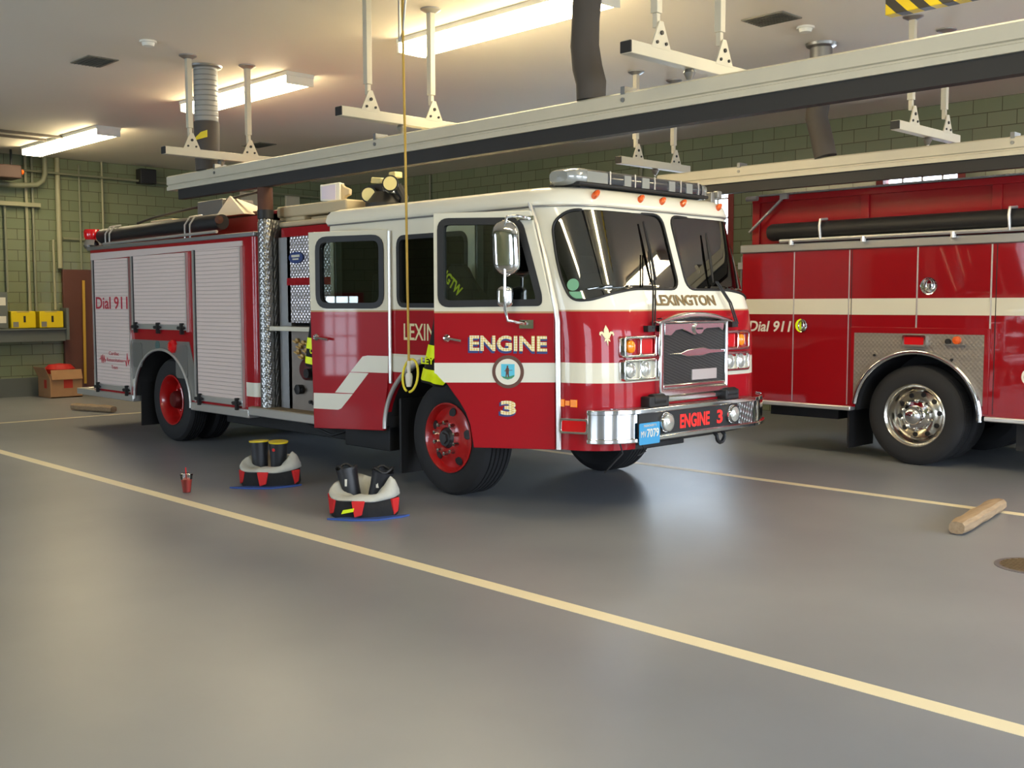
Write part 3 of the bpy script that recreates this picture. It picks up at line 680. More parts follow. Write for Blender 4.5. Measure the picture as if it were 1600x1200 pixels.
c = MB().plate([(-.444, 1.155), (-.436, 1.155), (-.430, 1.185), (-.422, 1.155), (-.413, 1.155), (-.416, 1.19), (-.414, 1.225), (-.422, 1.237), (-.420, 1.252), (-.434, 1.252), (-.434, 1.237), (-.444, 1.22), (-.441, 1.19)], [], FD, .010, .012)
c.plate([(-.455, 1.205), (-.385, 1.213), (-.385, 1.217), (-.455, 1.21)], [], FD, .010, .0125)
part('seal_figure', c, BROWN, seal)
part('seal_ground', MB().plate([(-.48, 1.163), (-.46, 1.147), (-.425, 1.137), (-.39, 1.147), (-.37, 1.163), (-.37, 1.175), (-.40, 1.165), (-.44, 1.158)], [], FD, .0098, .0112), GREEN, seal)
def handle(fr, u0, u1, v, parent):
    c = MB().lathe([(.034, 0), (.034, .012), (.02, .03), (0, .034)], fr(u0, v, 0), fr.n, 20).tube([fr(u0, v, .02), fr(u0+.03, v, .045), fr(u1, v-.02, .045)], [.014, .012, .012], 8)
    part('door_handle', c, CHROME, parent)
handle(FD, -.965, -.82, 1.475, fd)
# mirror on the front door
c = MB().tube([FD(-.25, 2.46, 0), FD(-.25, 2.46, .08), FD(-.30, 2.465, .16), FD(-.37, 2.455, .21), FD(-.385, 2.40, .22), FD(-.385, 1.72, .22), FD(-.37, 1.63, .20), FD(-.27, 1.60, .10), FD(-.25, 1.60, 0)], .013, 10)
c.fbox(FD, -.34, -.20, 2.44, 2.475, 0, .03).fbox(FD, -.32, -.20, 1.56, 1.63, 0, .03)
part('mirror_arm', c, CHROME, fd, bevel=0)
def mirror_head(u0, u1, z0, z1, w0, w1, skew):
    rows = []
    n = 14
    for i in range(n+1):
        s_ = i/n; z = z0+(z1-z0)*s_; k = max(.0, 1-abs(2*s_-1)**7); uu = skew*(1-s_); r = []
        for j in range(20):
            a = 2*pi*j/20; ca, sa = math.cos(a), math.sin(a); e = .55
            r.append(FD((u0+u1)/2+uu+(u1-u0)/2*k*math.copysign(abs(ca)**e, ca), z, (w0+w1)/2+(w1-w0)/2*k*math.copysign(abs(sa)**e, sa)))
        rows.append(r)
    return MB().strip(rows, closed=True)
part('mirror_head', mirror_head(-.50, -.285, 1.98, 2.44, .12, .24, .02), CHROME, fd, 'tall chrome mirror back', ang=60)
part('spot_mirror', mirror_head(-.46, -.335, 1.73, 1.915, .13, .21, 0), CHROME, fd, 'small chrome mirror below', ang=60)
# crew door
gd, GD = door('crew_door', (-.83, -.012), (-.957, -.291), [(-.07, .53), (-.93, .51), (-.97, 2.48), (-.0, 2.48), (-.0, 1.1), (-.035, .85)][::-1],
    rpoly([(-.865, 1.73), (-.865, 2.42), (-.055, 2.42), (-.055, 1.73)], .13), 'crew door standing ajar with a stepped white stripe')
parts('reflective_stripe', MB().plate([(0-.002, 1.26), (-.25, 1.26), (-.31, 1.25), (-.46, 1.095), (-.005, 1.095)], [], GD, 0, .002)
     .plate([(-.465, 1.088), (-.655, .882), (-.43, .882), (-.24, 1.088)], [], GD, 0, .002).plate([(-.435, .875), (-.925, .868), (-.93, .71), (-.62, .71), (-.58, .725)], [], GD, 0, .002), STRIPE, gd)
handle(GD, -.88, -.70, 1.43, gd)
# ---- front of the cab
F = Frame((0, 0, 0), (0, 1, 0), (1, 0, 0))
def FX(x): return Frame((x, 0, 0), (0, 1, 0), (1, 0, 0))
# lettering above the grille
fl = Frame((Fx(1.79)+.0, 0, 1.79), (0, 1, 0), Vector((.93, 0, .36)).normalized(), Vector((-.36, 0, .93)).normalized())
text('town_lettering', 'LEXINGTON', fl, .775, 1.635, -.052, .048, BRONZE, E, w=.006, bold=.03, label='bronze town name under the windshield')
# fleur-de-lis
ff = tframe(.418, 1.505)
c = MB().plate([(0, .085), (.018, .05), (.022, .02), (.008, -.01), (.006, -.05), (0, -.085), (-.006, -.05), (-.008, -.01), (-.022, .02), (-.018, .05)], [], ff, .004, .008)
for s_ in (-1, 1):
    c.plate([(s_*.008, -.008), (s_*.016, .012), (s_*.035, .034), (s_*.056, .030), (s_*.062, .008), (s_*.05, -.004), (s_*.048, .012), (s_*.038, .014), (s_*.028, -.006), (s_*.012, -.022)][::s_], [], ff, .004, .008)
    c.plate([(0, -.018), (s_*.02, -.030), (s_*.024, -.05), (s_*.012, -.044), (0, -.03)][::s_], [], ff, .004, .0078)
c.fbox(ff, -.022, .022, -.022, -.012, .006, .010)
part('fleur_emblem', c, GOLDL, E, 'gold fleur emblem on the cab corner')
# grille
g = part('grille_mesh', MB().fbox(FX(1.85), .74, 1.63, 1.00, 1.64, 0, .045), MESHM, E, 'dark mesh grille')
c = MB().plate([(.69, .98), (1.67, .98), (1.67, 1.60), (1.65, 1.62), (.71, 1.62), (.69, 1.60)], [[(.74, 1.05), (1.63, 1.05), (1.63, 1.59), (.74, 1.59)]], FX(1.85), 0, .08)
part('grille_surround', c, CHROME, g, 'chrome surround', bevel=.015)
A_ = [(.65+1.06*i/24, 1.595+.05*math.sin(pi*i/24)) for i in range(25)]; B_ = [(.65+1.06*i/24, 1.615+.075*math.sin(pi*i/24)) for i in range(25)][::-1]
part('grille_hood', MB().plate(A_+B_, [], FX(1.84), 0, .11), CHROME, g, 'arched chrome hood', bevel=.01)
part('chrome_top_panel', MB().plate([(.76, 1.60), (.76, 1.50), (.85, 1.49), (.92, 1.535), (1.0, 1.545), (1.18, 1.49), (1.36, 1.545), (1.54, 1.55), (1.60, 1.52), (1.62, 1.60)][::-1], [], FX(1.895), 0, .02), CHROME, g, bevel=.006)
bd2 = part('grille_badge', MB().lathe([(.062, 0), (.062, .02)], FX(1.915)(1.22, 1.545, 0), (1, 0, 0), 28), CHROME, g, 'oval chrome badge')
for v in bd2.data.vertices: v.co.z = (v.co.z-1.545)*.7+1.545
part('badge_mark', MB().fbox(FX(1.935), 1.175, 1.265, 1.54, 1.555, 0, .003), BLACK, bd2)
part('grille_wing', MB().plate([(.80, 1.34), (.98, 1.345), (1.08, 1.37), (1.30, 1.385), (1.42, 1.365), (1.63, 1.36), (1.63, 1.335), (1.42, 1.33), (1.30, 1.31), (1.08, 1.31), (.98, 1.33)][::-1], [], FX(1.895), 0, .02), CHROME, g, bevel=.006)
part('lower_grille_bar', MB().plate([(.74, 1.05), (1.63, 1.05), (1.63, 1.085), (.74, 1.085)], [], FX(1.89), 0, .03).plate([(.80, .935), (1.56, .935), (1.66, .982), (.70, .982)], [], FX(1.85), 0, .06), CHROME, g, bevel=.01)
part('grille_plaque', MB().fbox(FX(1.895), 1.16, 1.52, 1.105, 1.195, 0, .01), ALU, g)
# headlights
def lamp_bank(y0, y1, z0, z1, cols, labels):
    c = MB().plate(rrect(y0, y1, z0, z1, .025), [rrect(y0+.022, (y0+y1)/2-.008, z0+.022, z1-.022, .02), rrect((y0+y1)/2+.008, y1-.022, z0+.022, z1-.022, .02)], FX(1.76), 0, .14)
    b = part('lamp_bezel', c, CHROME, E, 'chrome twin-lamp bezel', bevel=.006)
    for k, m_ in enumerate(cols):
        a = y0+.022 if k == 0 else (y0+y1)/2+.008; e = a+(y1-y0)/2-.03
        n = MB(); n.fbox(FX(1.76), a, e, z0+.022, z1-.022, .05, .095)
        part('lamp_backing', n, DARK if m_ is AMBER else CLEAR, b)
        q = MB().lathe([(.055 if m_ is AMBER else .068, 0), (.05 if m_ is AMBER else .06, .02), (.03, .034), (0, .038)], FX(1.856)((a+e)/2, (z0+z1)/2, 0), (1, 0, 0), 16 if m_ is not AMBER else 12, sc=(1, 1.05))
        if m_ is REDLENS: q = MB().fbox(FX(1.857), a+.01, e-.01, z0+.03, z1-.03, 0, .02)
        part('lamp_lens', q, m_, b, labels[k])
lamp_bank(.265, .68, 1.325, 1.50, (AMBER, REDLENS), ('amber turn lens', 'red warning lens'))
lamp_bank(.265, .68, 1.135, 1.31, (CLEAR, CLEAR), ('clear headlight', 'clear headlight'))
lamp_bank(1.68, 2.05, 1.345, 1.52, (REDLENS, AMBER), ('red warning lens', 'amber turn lens'))
lamp_bank(1.68, 2.05, 1.155, 1.33, (CLEAR, CLEAR), ('clear headlight', 'clear headlight'))
# bumper
BP = [(1.75, -.02), (1.81, .01), (1.88, .08), (1.94, .18), (1.975, .29), (1.985, .34), (1.985, 1.96), (1.975, 2.05), (1.94, 2.16), (1.88, 2.30), (1.80, 2.43), (1.71, 2.47)]
def bump(z0, z1, o0, o1, P):
    def off(P, d):
        out = []
        for i, p in enumerate(P):
            a = Vector(P[max(i-1, 0)]); b = Vector(P[min(i+1, len(P)-1)]); t = (b-a).normalized(); out.append((p[0]+t.y*d, p[1]-t.x*d))
        return out
    A, B = off(P, o0), off(P, o1); c = MB()
    rows = [[Vector((x, y, z0)) for x, y in A], [Vector((x, y, z0)) for x, y in B], [Vector((x, y, z1)) for x, y in B], [Vector((x, y, z1)) for x, y in A], [Vector((x, y, z0)) for x, y in A]]
    c.strip(rows); n = len(P)
    c.f += [[0, n, 2*n, 3*n], [n-1, 2*n-1, 3*n-1, 4*n-1]]; c.m += [0, 0]; return c
bp_ = part('bumper', bump(.655, .905, -.12, 0, BP), CHROME, E, 'chrome front bumper', bevel=.006)
part('bumper_lip', bump(.875, .915, -.02, .02, BP), CHROME, bp_, bevel=.006)
part('bumper_lip', bump(.645, .680, -.02, .02, BP), CHROME, bp_, bevel=.006)
part('bumper_deck', MB().box(1.80, 1.96, .2, 2.0, .90, .915), DIAMOND, bp_)
part('sign_panel', MB().fbox(FX(1.985), .33, 1.72, .685, .872, 0, .008), BLACK, bp_, 'black panel with red unit name')
part('tread_plate', MB().fbox(FX(1.985), 1.77, 1.96, .685, .872, 0, .01), DIAMOND, bp_)
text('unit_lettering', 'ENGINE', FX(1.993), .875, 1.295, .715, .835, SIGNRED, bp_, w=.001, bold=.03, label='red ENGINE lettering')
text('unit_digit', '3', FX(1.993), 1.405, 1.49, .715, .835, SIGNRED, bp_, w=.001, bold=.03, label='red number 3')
for y in (.67, 1.625):
    f_ = part('fog_lamp', MB().lathe([(.082, 0), (.085, .03), (.075, .05)], FX(1.985)(y, .785, 0), (1, 0, 0), 28), CHROME, bp_)
    part('fog_lens', MB().lathe([(.074, 0), (.05, .014), (0, .02)], FX(2.03)(y, .785, 0), (1, 0, 0), 24), CLEAR, f_)
FPL = Frame((2.008, 0, 0), (0, 1, 0), (1, 0, 0))
pl = part('license_plate', MB().plate(rrect(.315, .58, .625, .80, .012), [], FPL, 0, .004), PLATE, bp_, 'blue number plate')
text('plate_number', '7079', FPL, .41, .565, .68, .75, STICKERW, pl, w=.005, bold=.015)
text('plate_number', 'MASSACHUSETTS', FPL, .37, .53, .768, .786, STICKERW, pl, w=.005)
text('plate_number', 'MV', FPL, .335, .40, .685, .735, STICKERW, pl, w=.005)
parts('bumper_bracket', MB().box(1.87, 1.97, .50, .76, .91, 1.0).box(1.87, 1.97, 1.58, 1.78, .91, 1.0).cyl((1.93, .56, .97), (1.93, .72, .97), .05).cyl((1.93, 1.6, .97), (1.93, 1.76, .97), .045), BLACK, E, bevel=.01)
part('tow_hook', MB().tube([Vector((1.78, 1.60, .66))]+[Vector((1.86+.0*math.cos(a), 1.66-.06*math.cos(a), .58-.065*math.sin(a))) for a in [pi*i/10 for i in range(11)]]+[Vector((1.78, 1.72, .66))], .018, 8), BLACK, E)
part('under_bumper_frame', MB().plate([(1.4, .50), (1.80, .60), (1.80, .68), (1.4, .68)], [], SIDE, -2.1, -.5), CHASSIS, E)
part('hanging_wire', MB().tube([(1.9, .2, .66), (1.92, .22, .56), (1.86, .16, .47), (1.80, .14, .40)], .007, 6).tube([(1.95, .42, .62), (1.97, .45, .56), (1.95, .37, .53)], .006, 6), BLACK, E)
# corner marker lamps
tm = tframe(.16, .775)
ml = part('corner_marker', MB().plate(rrect(-.13, .12, -.065, .06, .02), [rrect(-.11, .10, -.047, .042, .015)], tm, 0, .04), CHROME, E, bevel=.004)
part('corner_lens', MB().plate(rrect(-.112, .102, -.05, .045, .015), [], tm, .0, .035), REDLENS, ml, 'red corner marker lens')
tm = tframe(.08, .955)
part('side_reflector', MB().fbox(tm, -.09, -.03, -.03, .03, 0, .01).fbox(tm, -.02, .02, -.02, .02, 0, .008).fbox(tm, .03, .09, -.03, .03, 0, .01), AMBER, E, 'amber side reflector')
# wipers
def wsp(y, z, off): return shell(T1+y-R_, z, off)
def wiper(y0, z0, y1, z1, b0, b1, nm):
    w_ = part('windshield_wiper', MB().box(Fx(z0)-.0, Fx(z0)+.05, y0-.06, y0+.03, z0-.03, z0+.02).tube([wsp(y0, z0, .05), wsp((y0+y1)/2, (z0+z1)/2, .07), wsp(y1, z1, .04)], .008, 6)
        .tube([wsp(y0+.03, z0, .05), wsp((y0+y1)/2+.03, (z0+z1)/2, .07), wsp(y1+.03, z1, .04)], .007, 6), BLACK, E, nm)
    part('wiper_blade', MB().tube([wsp(b0[0], b0[1], .025), wsp((b0[0]+b1[0])/2, (b0[1]+b1[1])/2, .03), wsp(b1[0], b1[1], .025)], [.008, .014, .008], 6), BLACK, w_)
wiper(.62, 1.56, .81, 2.20, (.86, 2.46), (.84, 1.96), 'near black wiper')
wiper(1.83, 1.58, 1.68, 1.96, (1.74, 2.40), (1.66, 1.95), 'far black wiper')
# roof markers and light bar
for y in (.33, .91, 1.21, 1.51, 2.06):
    part('roof_marker_light', MB().lathe([(.034, 0), (.034, .03), (.024, .055), (0, .062)], (Fx(2.65)+.005, y, 2.65), (.8, -.3, .3), 14, sc=(1.3, .8)), ORANGE, E, 'orange roof marker lamp')
LBX, lb0, lb1 = 1.28, .14, 2.06
def lbring(y, k): return [Vector((LBX+.17*k*math.copysign(abs(math.cos(a))**.6, math.cos(a)), y, 2.81+.075*k*math.copysign(abs(math.sin(a))**.6, math.sin(a)))) for a in [2*pi*i/20 for i in range(20)]]
lb = part('light_bar', MB().strip([lbring(y, k) for y, k in ((lb0, .02), (lb0+.005, .55), (lb0+.05, .85), (lb0+.14, 1), (lb1-.14, 1), (lb1-.05, .85), (lb1-.005, .55), (lb1, .02))], closed=True), LBAR, E, 'smoked lens light bar across the roof')
c = MB(); c.strip([lbring(y, k) for y, k in ((lb0-.005, .02), (lb0-.002, .6), (lb0+.05, .89), (lb0+.14, 1.03), (lb0+.18, 1.03))], closed=True); c.strip([lbring(y, k) for y, k in ((lb1-.16, 1.03), (lb1-.05, .88), (lb1+.002, .58), (lb1+.005, .02))], closed=True)
for a, b in ((.30, .56), (.78, .87), (1.02, 1.12), (1.40, 1.49), (1.66, 1.75)): c.fbox(FX(LBX+.155), a, b, 2.765, 2.855, 0, .02)
parts('clear_lens_module', c, LBARL, lb)
c = MB()
for y in (.6, .93, 1.2, 1.58, 1.85): c.fbox(FX(LBX+.16), y-.006, y+.006, 2.745, 2.875, 0, .012)
parts('lens_divider', c, ALU, lb)
parts('bar_foot', MB().box(LBX-.1, LBX+.1, .3, .4, 2.70, 2.76).box(LBX-.1, LBX+.1, 1.8, 1.9, 2.70, 2.76), BLACK, lb)
part('bar_lower_rail', MB().box(LBX-.17, LBX+.18, lb0+.06, lb1-.06, 2.735, 2.765), BLACK, lb, bevel=.01)
part('roof_camera', MB().box(1.30, 1.38, 2.15, 2.22, 2.70, 2.82).box(1.36, 1.42, 2.2, 2.27, 2.76, 2.83), GREYPANEL, E, bevel=.01)
# roof: horn / speaker and lamp cluster at the rear of the cab roof
cl = part('roof_turret', MB().lathe([(.19, 0), (.19, .10), (.14, .16), (.10, .22)], (-1.55, .50, 2.70), (0, 0, 1), 24).box(-1.75, -1.5, .45, .75, 2.72, 3.0).tube([(-1.62, .62, 2.75), (-1.7, .7, 3.0), (-1.72, .7, 3.08)], .08, 12)
     .tube([(-1.42, .62, 2.75), (-1.36, .62, 2.86), (-1.40, .56, 2.98)], .05, 10), BLACK, E, 'black roof lamp turret')
part('turret_dome', MB().lathe([(.10, 0), (.10, .06), (.07, .12), (0, .15)], (-1.50, .55, 2.90), (0, 0, 1), 20), CHROME, cl)
dv = Vector((.62, -.76, .05)).normalized()
for (x, y, z) in ((-1.62, .36, 2.89), (-1.36, .44, 2.99)):
    h = part('turret_lamp', MB().lathe([(.05, -.14), (.085, -.02), (.085, .0)], (x, y, z), dv, 22), BLACK, cl)
    part('lamp_face', MB().lathe([(.07, 0), (.07, .006)], Vector((x, y, z)), dv, 22), PEARL, h, 'cream round lamp face')
part('turret_cap', MB().obox((-1.74, .62, 3.06), (.08, .0, -.01), (0, .08, 0), (0.01, 0, .03)).obox((-1.50, .62, 3.10), (.055, 0, 0), (0, .05, 0), (0, 0, .03)), PEARL, cl, bevel=.01)
# pump house top: cream cover and scene light
part('crosslay_cover', MB().box(-3.20, -1.86, .20, 2.2, 2.62, 2.68).box(-3.20, -2.7, .28, 2.1, 2.68, 2.74).box(-2.6, -1.9, .30, 2.1, 2.68, 2.72).box(-3.22, -1.88, .26, 2.1, 2.735, 2.86), CREAMBOX, E, 'cream cover over the cross hose bed', bevel=.02)
FSL = Frame((-2.22, .34, 2.95), Vector((.84, .54, 0)).normalized(), Vector((.54, -.84, 0)).normalized())
sl = part('scene_light', MB().plate([(-.14, -.085), (.09, -.10), (.09, .11), (-.14, .085)], [], FSL, -.10, .03), WHITEPL, E, 'white square flood light on the pump house', bevel=.01)
part('flood_glass', MB().plate([(-.12, -.065), (.04, -.075), (.04, .085), (-.12, .065)], [], FSL, .03, .036), mat('flood_lens', (214, 206, 222), .25), sl)
part('flood_housing', MB().plate([(.09, -.10), (.12, -.10), (.13, -.04), (.18, -.02), (.185, .04), (.12, .07), (.09, .10)], [], FSL, -.08, .0), CREAMBOX, sl, bevel=.01)
part('coiled_cable', MB().tube([Vector((-2.16-.0022*i*.6+.03*math.cos(i*.9), .30+.03*math.sin(i*.9), 2.84-.0042*i)) for i in range(76)], .011, 6).cyl((-2.2, .34, 2.74), (-2.2, .34, 2.86), .03), BLACK, sl)
# hose, brackets, beacon and gear on the body roof
hs = part('suction_hose', MB().tube([(-7.72, .17, 2.73), (-7.66, .17, 2.73), (-4.35, .17, 2.75), (-4.28, .17, 2.75)], [.07, .10, .10, .09], 20), BLACK, E, 'black hard suction hose along the roof')
part('hose_cap', MB().lathe([(.045, 0), (.05, .02), (0, .04)], (-4.27, .12, 2.77), (1, -.5, 0), 16), RUST, hs)
c = MB().cyl((-7.3, .02, 2.60), (-4.15, .02, 2.62), .02, 8)
for x in (-7.25, -7.12, -4.95, -4.82): c.tube([(x, .03, 2.58), (x, .03, 2.74), (x, .10, 2.84), (x, .2, 2.86)], .012, 6)
part('hose_bracket', c, ALU, hs, 'polished hose rail and straps')
bk = part('rear_beacon', MB().lathe([(.12, 0), (.14, .05), (.12, .10), (.10, .13)], (-7.88, .12, 2.56), (0, 0, 1), 24).box(-7.9, -7.7, .05, .2, 2.50, 2.55), CHROME, E)
part('beacon_dome', MB().lathe([(.10, 0), (.125, .04), (.125, .12), (.11, .145), (0, .15)], (-7.88, .12, 2.69), (0, 0, 1), 24), REDLENS, bk, 'ribbed red beacon dome')
part('hose_bed_wall', MB().box(-7.4, -3.3, .45, .50, BZ, 2.82).box(-7.4, -3.3, 1.95, 2.0, BZ, 2.82).box(-7.4, -3.3, .45, 2.0, BZ, BZ+.02), mat('hose_bed_red', (140, 34, 26), .4), E)
part('hose_bed_front', MB().box(-3.75, -3.28, .45, .85, BZ+.02, 2.86), mat('dark_red_enamel', (130, 24, 24), .35), E, bevel=.01)
part('canvas_cover', MB().add([(-4.95, .45, 2.86), (-4.25, .45, 2.86), (-4.25, 1.0, 2.86), (-4.95, 1.0, 2.86), (-4.85, .6, 3.13)], [(0, 1, 4), (1, 2, 4), (2, 3, 4), (3, 0, 4), (3, 2, 1, 0)]), mat('pale_canvas', (196, 186, 168), .8), E, 'pale peaked canvas')
part('roof_locker', MB().box(-5.6, -4.95, .55, 1.0, 2.82, 3.10), GREYPANEL, E, bevel=.01)
part('roof_crate', MB().box(-7.35, -6.9, .5, .9, 2.60, 2.86).box(-6.85, -6.2, .5, .8, 2.60, 2.92), CREAMBOX, E, 'tan boards and box on the roof', bevel=.01)
part('pike_pole', MB().tube([(-7.5, .62, 2.93), (-7.0, .62, 2.98), (-4.0, .62, 3.14)], .018, 8), BLACK, E)
part('hose_load', MB().tube([(-6.2+.5*i, .62+.04*math.sin(i*2), 2.86) for i in range(5)], .05, 8), RUST, E)

# ---- wheels
def wheel(name, c, R, Wd, kind, side=-1, dual=False, parent=E):
    x, y, z = c; ax = (0, side, 0)       # outer face toward side
    prof = [(.30, -Wd), (.33, -Wd-.005), (.46, -Wd+.0), (.505, -Wd+.03), (R-.006, -Wd+.06)]
    n = 5
    for i in range(n):
        a = -Wd+.06+(Wd-.12)*i/n; b = -Wd+.06+(Wd-.12)*(i+1)/n
        prof += [(R, a+.004), (R, b-.012), (R-.014, b-.010), (R-.014, b-.001)]
    prof += [(R, -.055), (R-.01, -.035), (.505, -.012), (.47, -.0), (.42, .004), (.36, .0), (.325, -.01), (.30, -.03)]
    w = part(name, MB().lathe(prof, c, ax, 64, cap=False), TYRE, parent, 'black tyre', ang=25)
    if dual:
        p2 = [(a, b-.36) for a, b in prof]; part('inner_tyre', MB().lathe(p2, c, ax, 48, cap=False), TYRE, w, ang=25)
    r = MB()
    if kind == 'front':
        r.lathe([(.318, -.02), (.325, .0), (.312, .006), (.295, -.02), (.280, -.055), (.235, -.045), (.19, -.015), (.17, .0), (.10, .012), (.095, .0)], c, ax, 48, cap=False)
        for k in range(5):
            a = 2*pi*(k+.15)/5; q = Vector((x+.235*math.cos(a), y+side*(-.036), z+.235*math.sin(a)))
            r.lathe([(.044, 0), (.04, .004), (0, .0045)], q, Vector((math.cos(a)*.25, side, math.sin(a)*.25)), 16, m=1)
        rim = part('rim', r, [RIMRED, BLACK], w, 'red painted rim')
        nutr, nuty, nb = .143, .004, 10
        part('hub', MB().lathe([(.095, 0), (.085, .015), (.075, .025), (.072, .04)], c, ax, 24).lathe([(.055, .04), (.05, .06), (0, .06)], c, ax, 6), mat('hub_grey', (70, 70, 72), .4, .6), w)
    elif kind == 'rear':
        r.lathe([(.318, -.02), (.325, .0), (.312, .006), (.295, -.02), (.28, -.10), (.265, -.19), (.20, -.20), (.16, -.17), (.12, -.16)], c, ax, 48, cap=False)
        rim = part('rim', r, RIMRED, w, 'deep red painted rim'); nutr, nuty, nb = .143, -.17, 10
        part('hub', MB().lathe([(.12, -.18), (.11, -.05), (.09, -.02), (0, -.01)], c, ax, 24), mat('dark_red_hub', (95, 18, 20), .4, .3), w)
    else:
        r.lathe([(.33, -.02), (.345, .0), (.335, .008), (.315, -.01), (.295, -.04), (.28, -.13), (.255, -.15), (.20, -.13), (.17, -.10), (.15, -.08)], c, ax, 56, cap=False)
        for k in range(10):
            a = 2*pi*(k+.2)/10; q = Vector((x+.225*math.cos(a), y+side*(-.135), z+.225*math.sin(a)))
            r.lathe([(.028, 0), (.024, .006), (0, .007)], q, Vector((math.cos(a)*.3, side, math.sin(a)*.3)), 16, m=1)
        rim = part('rim', r, [mat('polished_rim', (205, 200, 188), .18, 1.0), BLACK], w, 'polished aluminium rim'); nutr, nuty, nb = .155, -.09, 10
        part('hub', MB().lathe([(.17, -.10), (.15, -.06), (.105, -.05), (.10, .03), (.085, .06), (.05, .08), (0, .085)], c, ax, 32), CHROME, w, 'chrome hub cap')
    for k in range(nb):
        a = 2*pi*(k+.5)/nb; q = Vector((x+nutr*math.cos(a), y+side*nuty, z+nutr*math.sin(a)))
        part('lug_nut', MB().lathe([(.024, 0), (.020, .02), (.018, .048), (0, .058)], q, ax, 10), CHROME if kind != 'rear' else RIMRED, w)
    return w
WR = .535
wheel('wheel', (0, .02, WR), WR, .37, 'front'); wheel('wheel', (-5.5, .07, WR), WR, .28, 'rear', dual=True)
wheel('wheel', (0, BY1-.02, WR), WR, .37, 'front', side=1); wheel('wheel', (-5.5, BY1-.07, WR), WR, .28, 'rear', side=1, dual=True)

# ------------------------------------------------------------------ the far engine
Y2 = 4.76; S2 = Frame((0, Y2, 0), (1, 0, 0), (0, -1, 0)); Y2b = Y2+2.44
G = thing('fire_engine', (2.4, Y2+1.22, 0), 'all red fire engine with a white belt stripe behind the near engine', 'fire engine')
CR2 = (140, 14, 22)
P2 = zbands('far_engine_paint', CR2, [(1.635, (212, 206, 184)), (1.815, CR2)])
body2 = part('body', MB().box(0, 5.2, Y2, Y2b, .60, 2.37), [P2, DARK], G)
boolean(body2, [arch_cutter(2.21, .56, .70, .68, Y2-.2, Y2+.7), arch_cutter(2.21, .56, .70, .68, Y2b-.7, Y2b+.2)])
for p_ in body2.data.polygons:
    q = p_.center+G.location
    if Y2+.01 < q.y < Y2b-.01 and abs(q.x-2.21) < .75 and q.z < 1.28 or p_.normal.z < -.9 and q.z > .62: p_.material_index = 1
part('chassis', MB().box(.1, 5.1, Y2+.8, Y2+1.6, .45, .68).cyl((2.15, Y2+.3, .54), (2.15, Y2b-.3, .54), .12).box(3.2, 4.6, Y2+.2, Y2+.8, .25, .58).box(.3, 1.2, Y2+.2, Y2+.8, .42, .6), CHASSIS, G)
part('roof_edge_rail', MB().box(-.02, 5.2, Y2-.03, Y2+.1, 2.365, 2.465), ALUD, G, 'dull metal rail along the body top', bevel=.012)
parts('sill_rail', MB().box(-.02, 1.47, Y2-.04, Y2+.1, .555, .605).box(2.96, 5.2, Y2-.04, Y2+.1, .55, .60), ALU, G, bevel=.01)
c = MB()
for x in (.71, 1.41): c.fbox(S2, x-.006, x+.006, .62, 2.36, 0, .003)
for x in (2.2, 2.98): c.fbox(S2, x-.008, x+.008, 1.50, 2.36, 0, .003)
parts('door_seam_trim', c, ALU, G, 'bright door edge trim')
c = MB()
for x in (1.44, 3.03): c.fbox(S2, x-.004, x+.004, .62 if x < 2 or x > 2.9 else 1.5, 2.36, 0, .0015)
parts('door_gap', c, BLACK, G)
part('fender_surround', MB().plate([(1.445, .62), (1.445, 1.50), (2.985, 1.50), (2.985, .62), (2.93, .62), (2.93, 1.435), (1.49, 1.435), (1.49, .62)], [], S2, 0, .012), RED2, G, bevel=.004)
c = MB().plate([(1.49, .70), (1.49, 1.435), (2.93, 1.435), (2.93, .70)]+[(2.21+.715*math.cos(t), .56+.695*math.sin(t)) for t in [math.radians(a) for a in range(12, 170, 6)]], [], S2, .0, .008)
f2 = part('fender_panel', c, DIAMONDD, G, 'patterned metal panel round the wheel')
part('fender_trim', MB().tube([S2(2.21+.70*math.cos(t), .56+.68*math.sin(t), .02) for t in [math.radians(a) for a in range(-2, 178, 5)]], .03, 12), CHROME, G, 'chrome wheel arch trim')
b2 = part('warning_light', MB().plate(rrect(2.07, 2.33, 1.30, 1.42, .02), [rrect(2.09, 2.31, 1.318, 1.402, .015)], S2, .008, .05), CHROME, f2)
part('warning_lens', MB().fbox(S2, 2.09, 2.31, 1.318, 1.402, .008, .04), REDLENS, b2, 'red warning lens')
c = MB().fbox(S2, 2.52, 2.74, 1.325, 1.335, .008, .05); part('marker_shelf', c, GREYPANEL, f2)
part('marker_lens', MB().lathe([(.045, 0), (.04, .03), (0, .04)], S2(2.65, 1.375, .008), (0, -1, 0), 16), ORANGE, f2, 'orange marker lens')
parts('filler_cap', MB().lathe([(.03, 0), (.03, .03)], S2(2.56, 1.36, .008), (0, -1, 0), 14).lathe([(.014, 0), (.014, .02)], S2(1.74, 1.19, .008), (0, -1, 0), 10).lathe([(.014, 0), (.014, .02)], S2(2.60, 1.17, .008), (0, -1, 0), 10), BLACK, f2)
text('dial_lettering', 'Dial 911', S2, .10, .685, 1.425, 1.555, WHITE, G, w=.002, bold=.02, shear=.2, label='white slanted Dial 911 lettering')
text('side_lettering', 'C', S2, 3.305, 3.40, .95, 1.10, WHITE, G, w=.002, bold=.03)
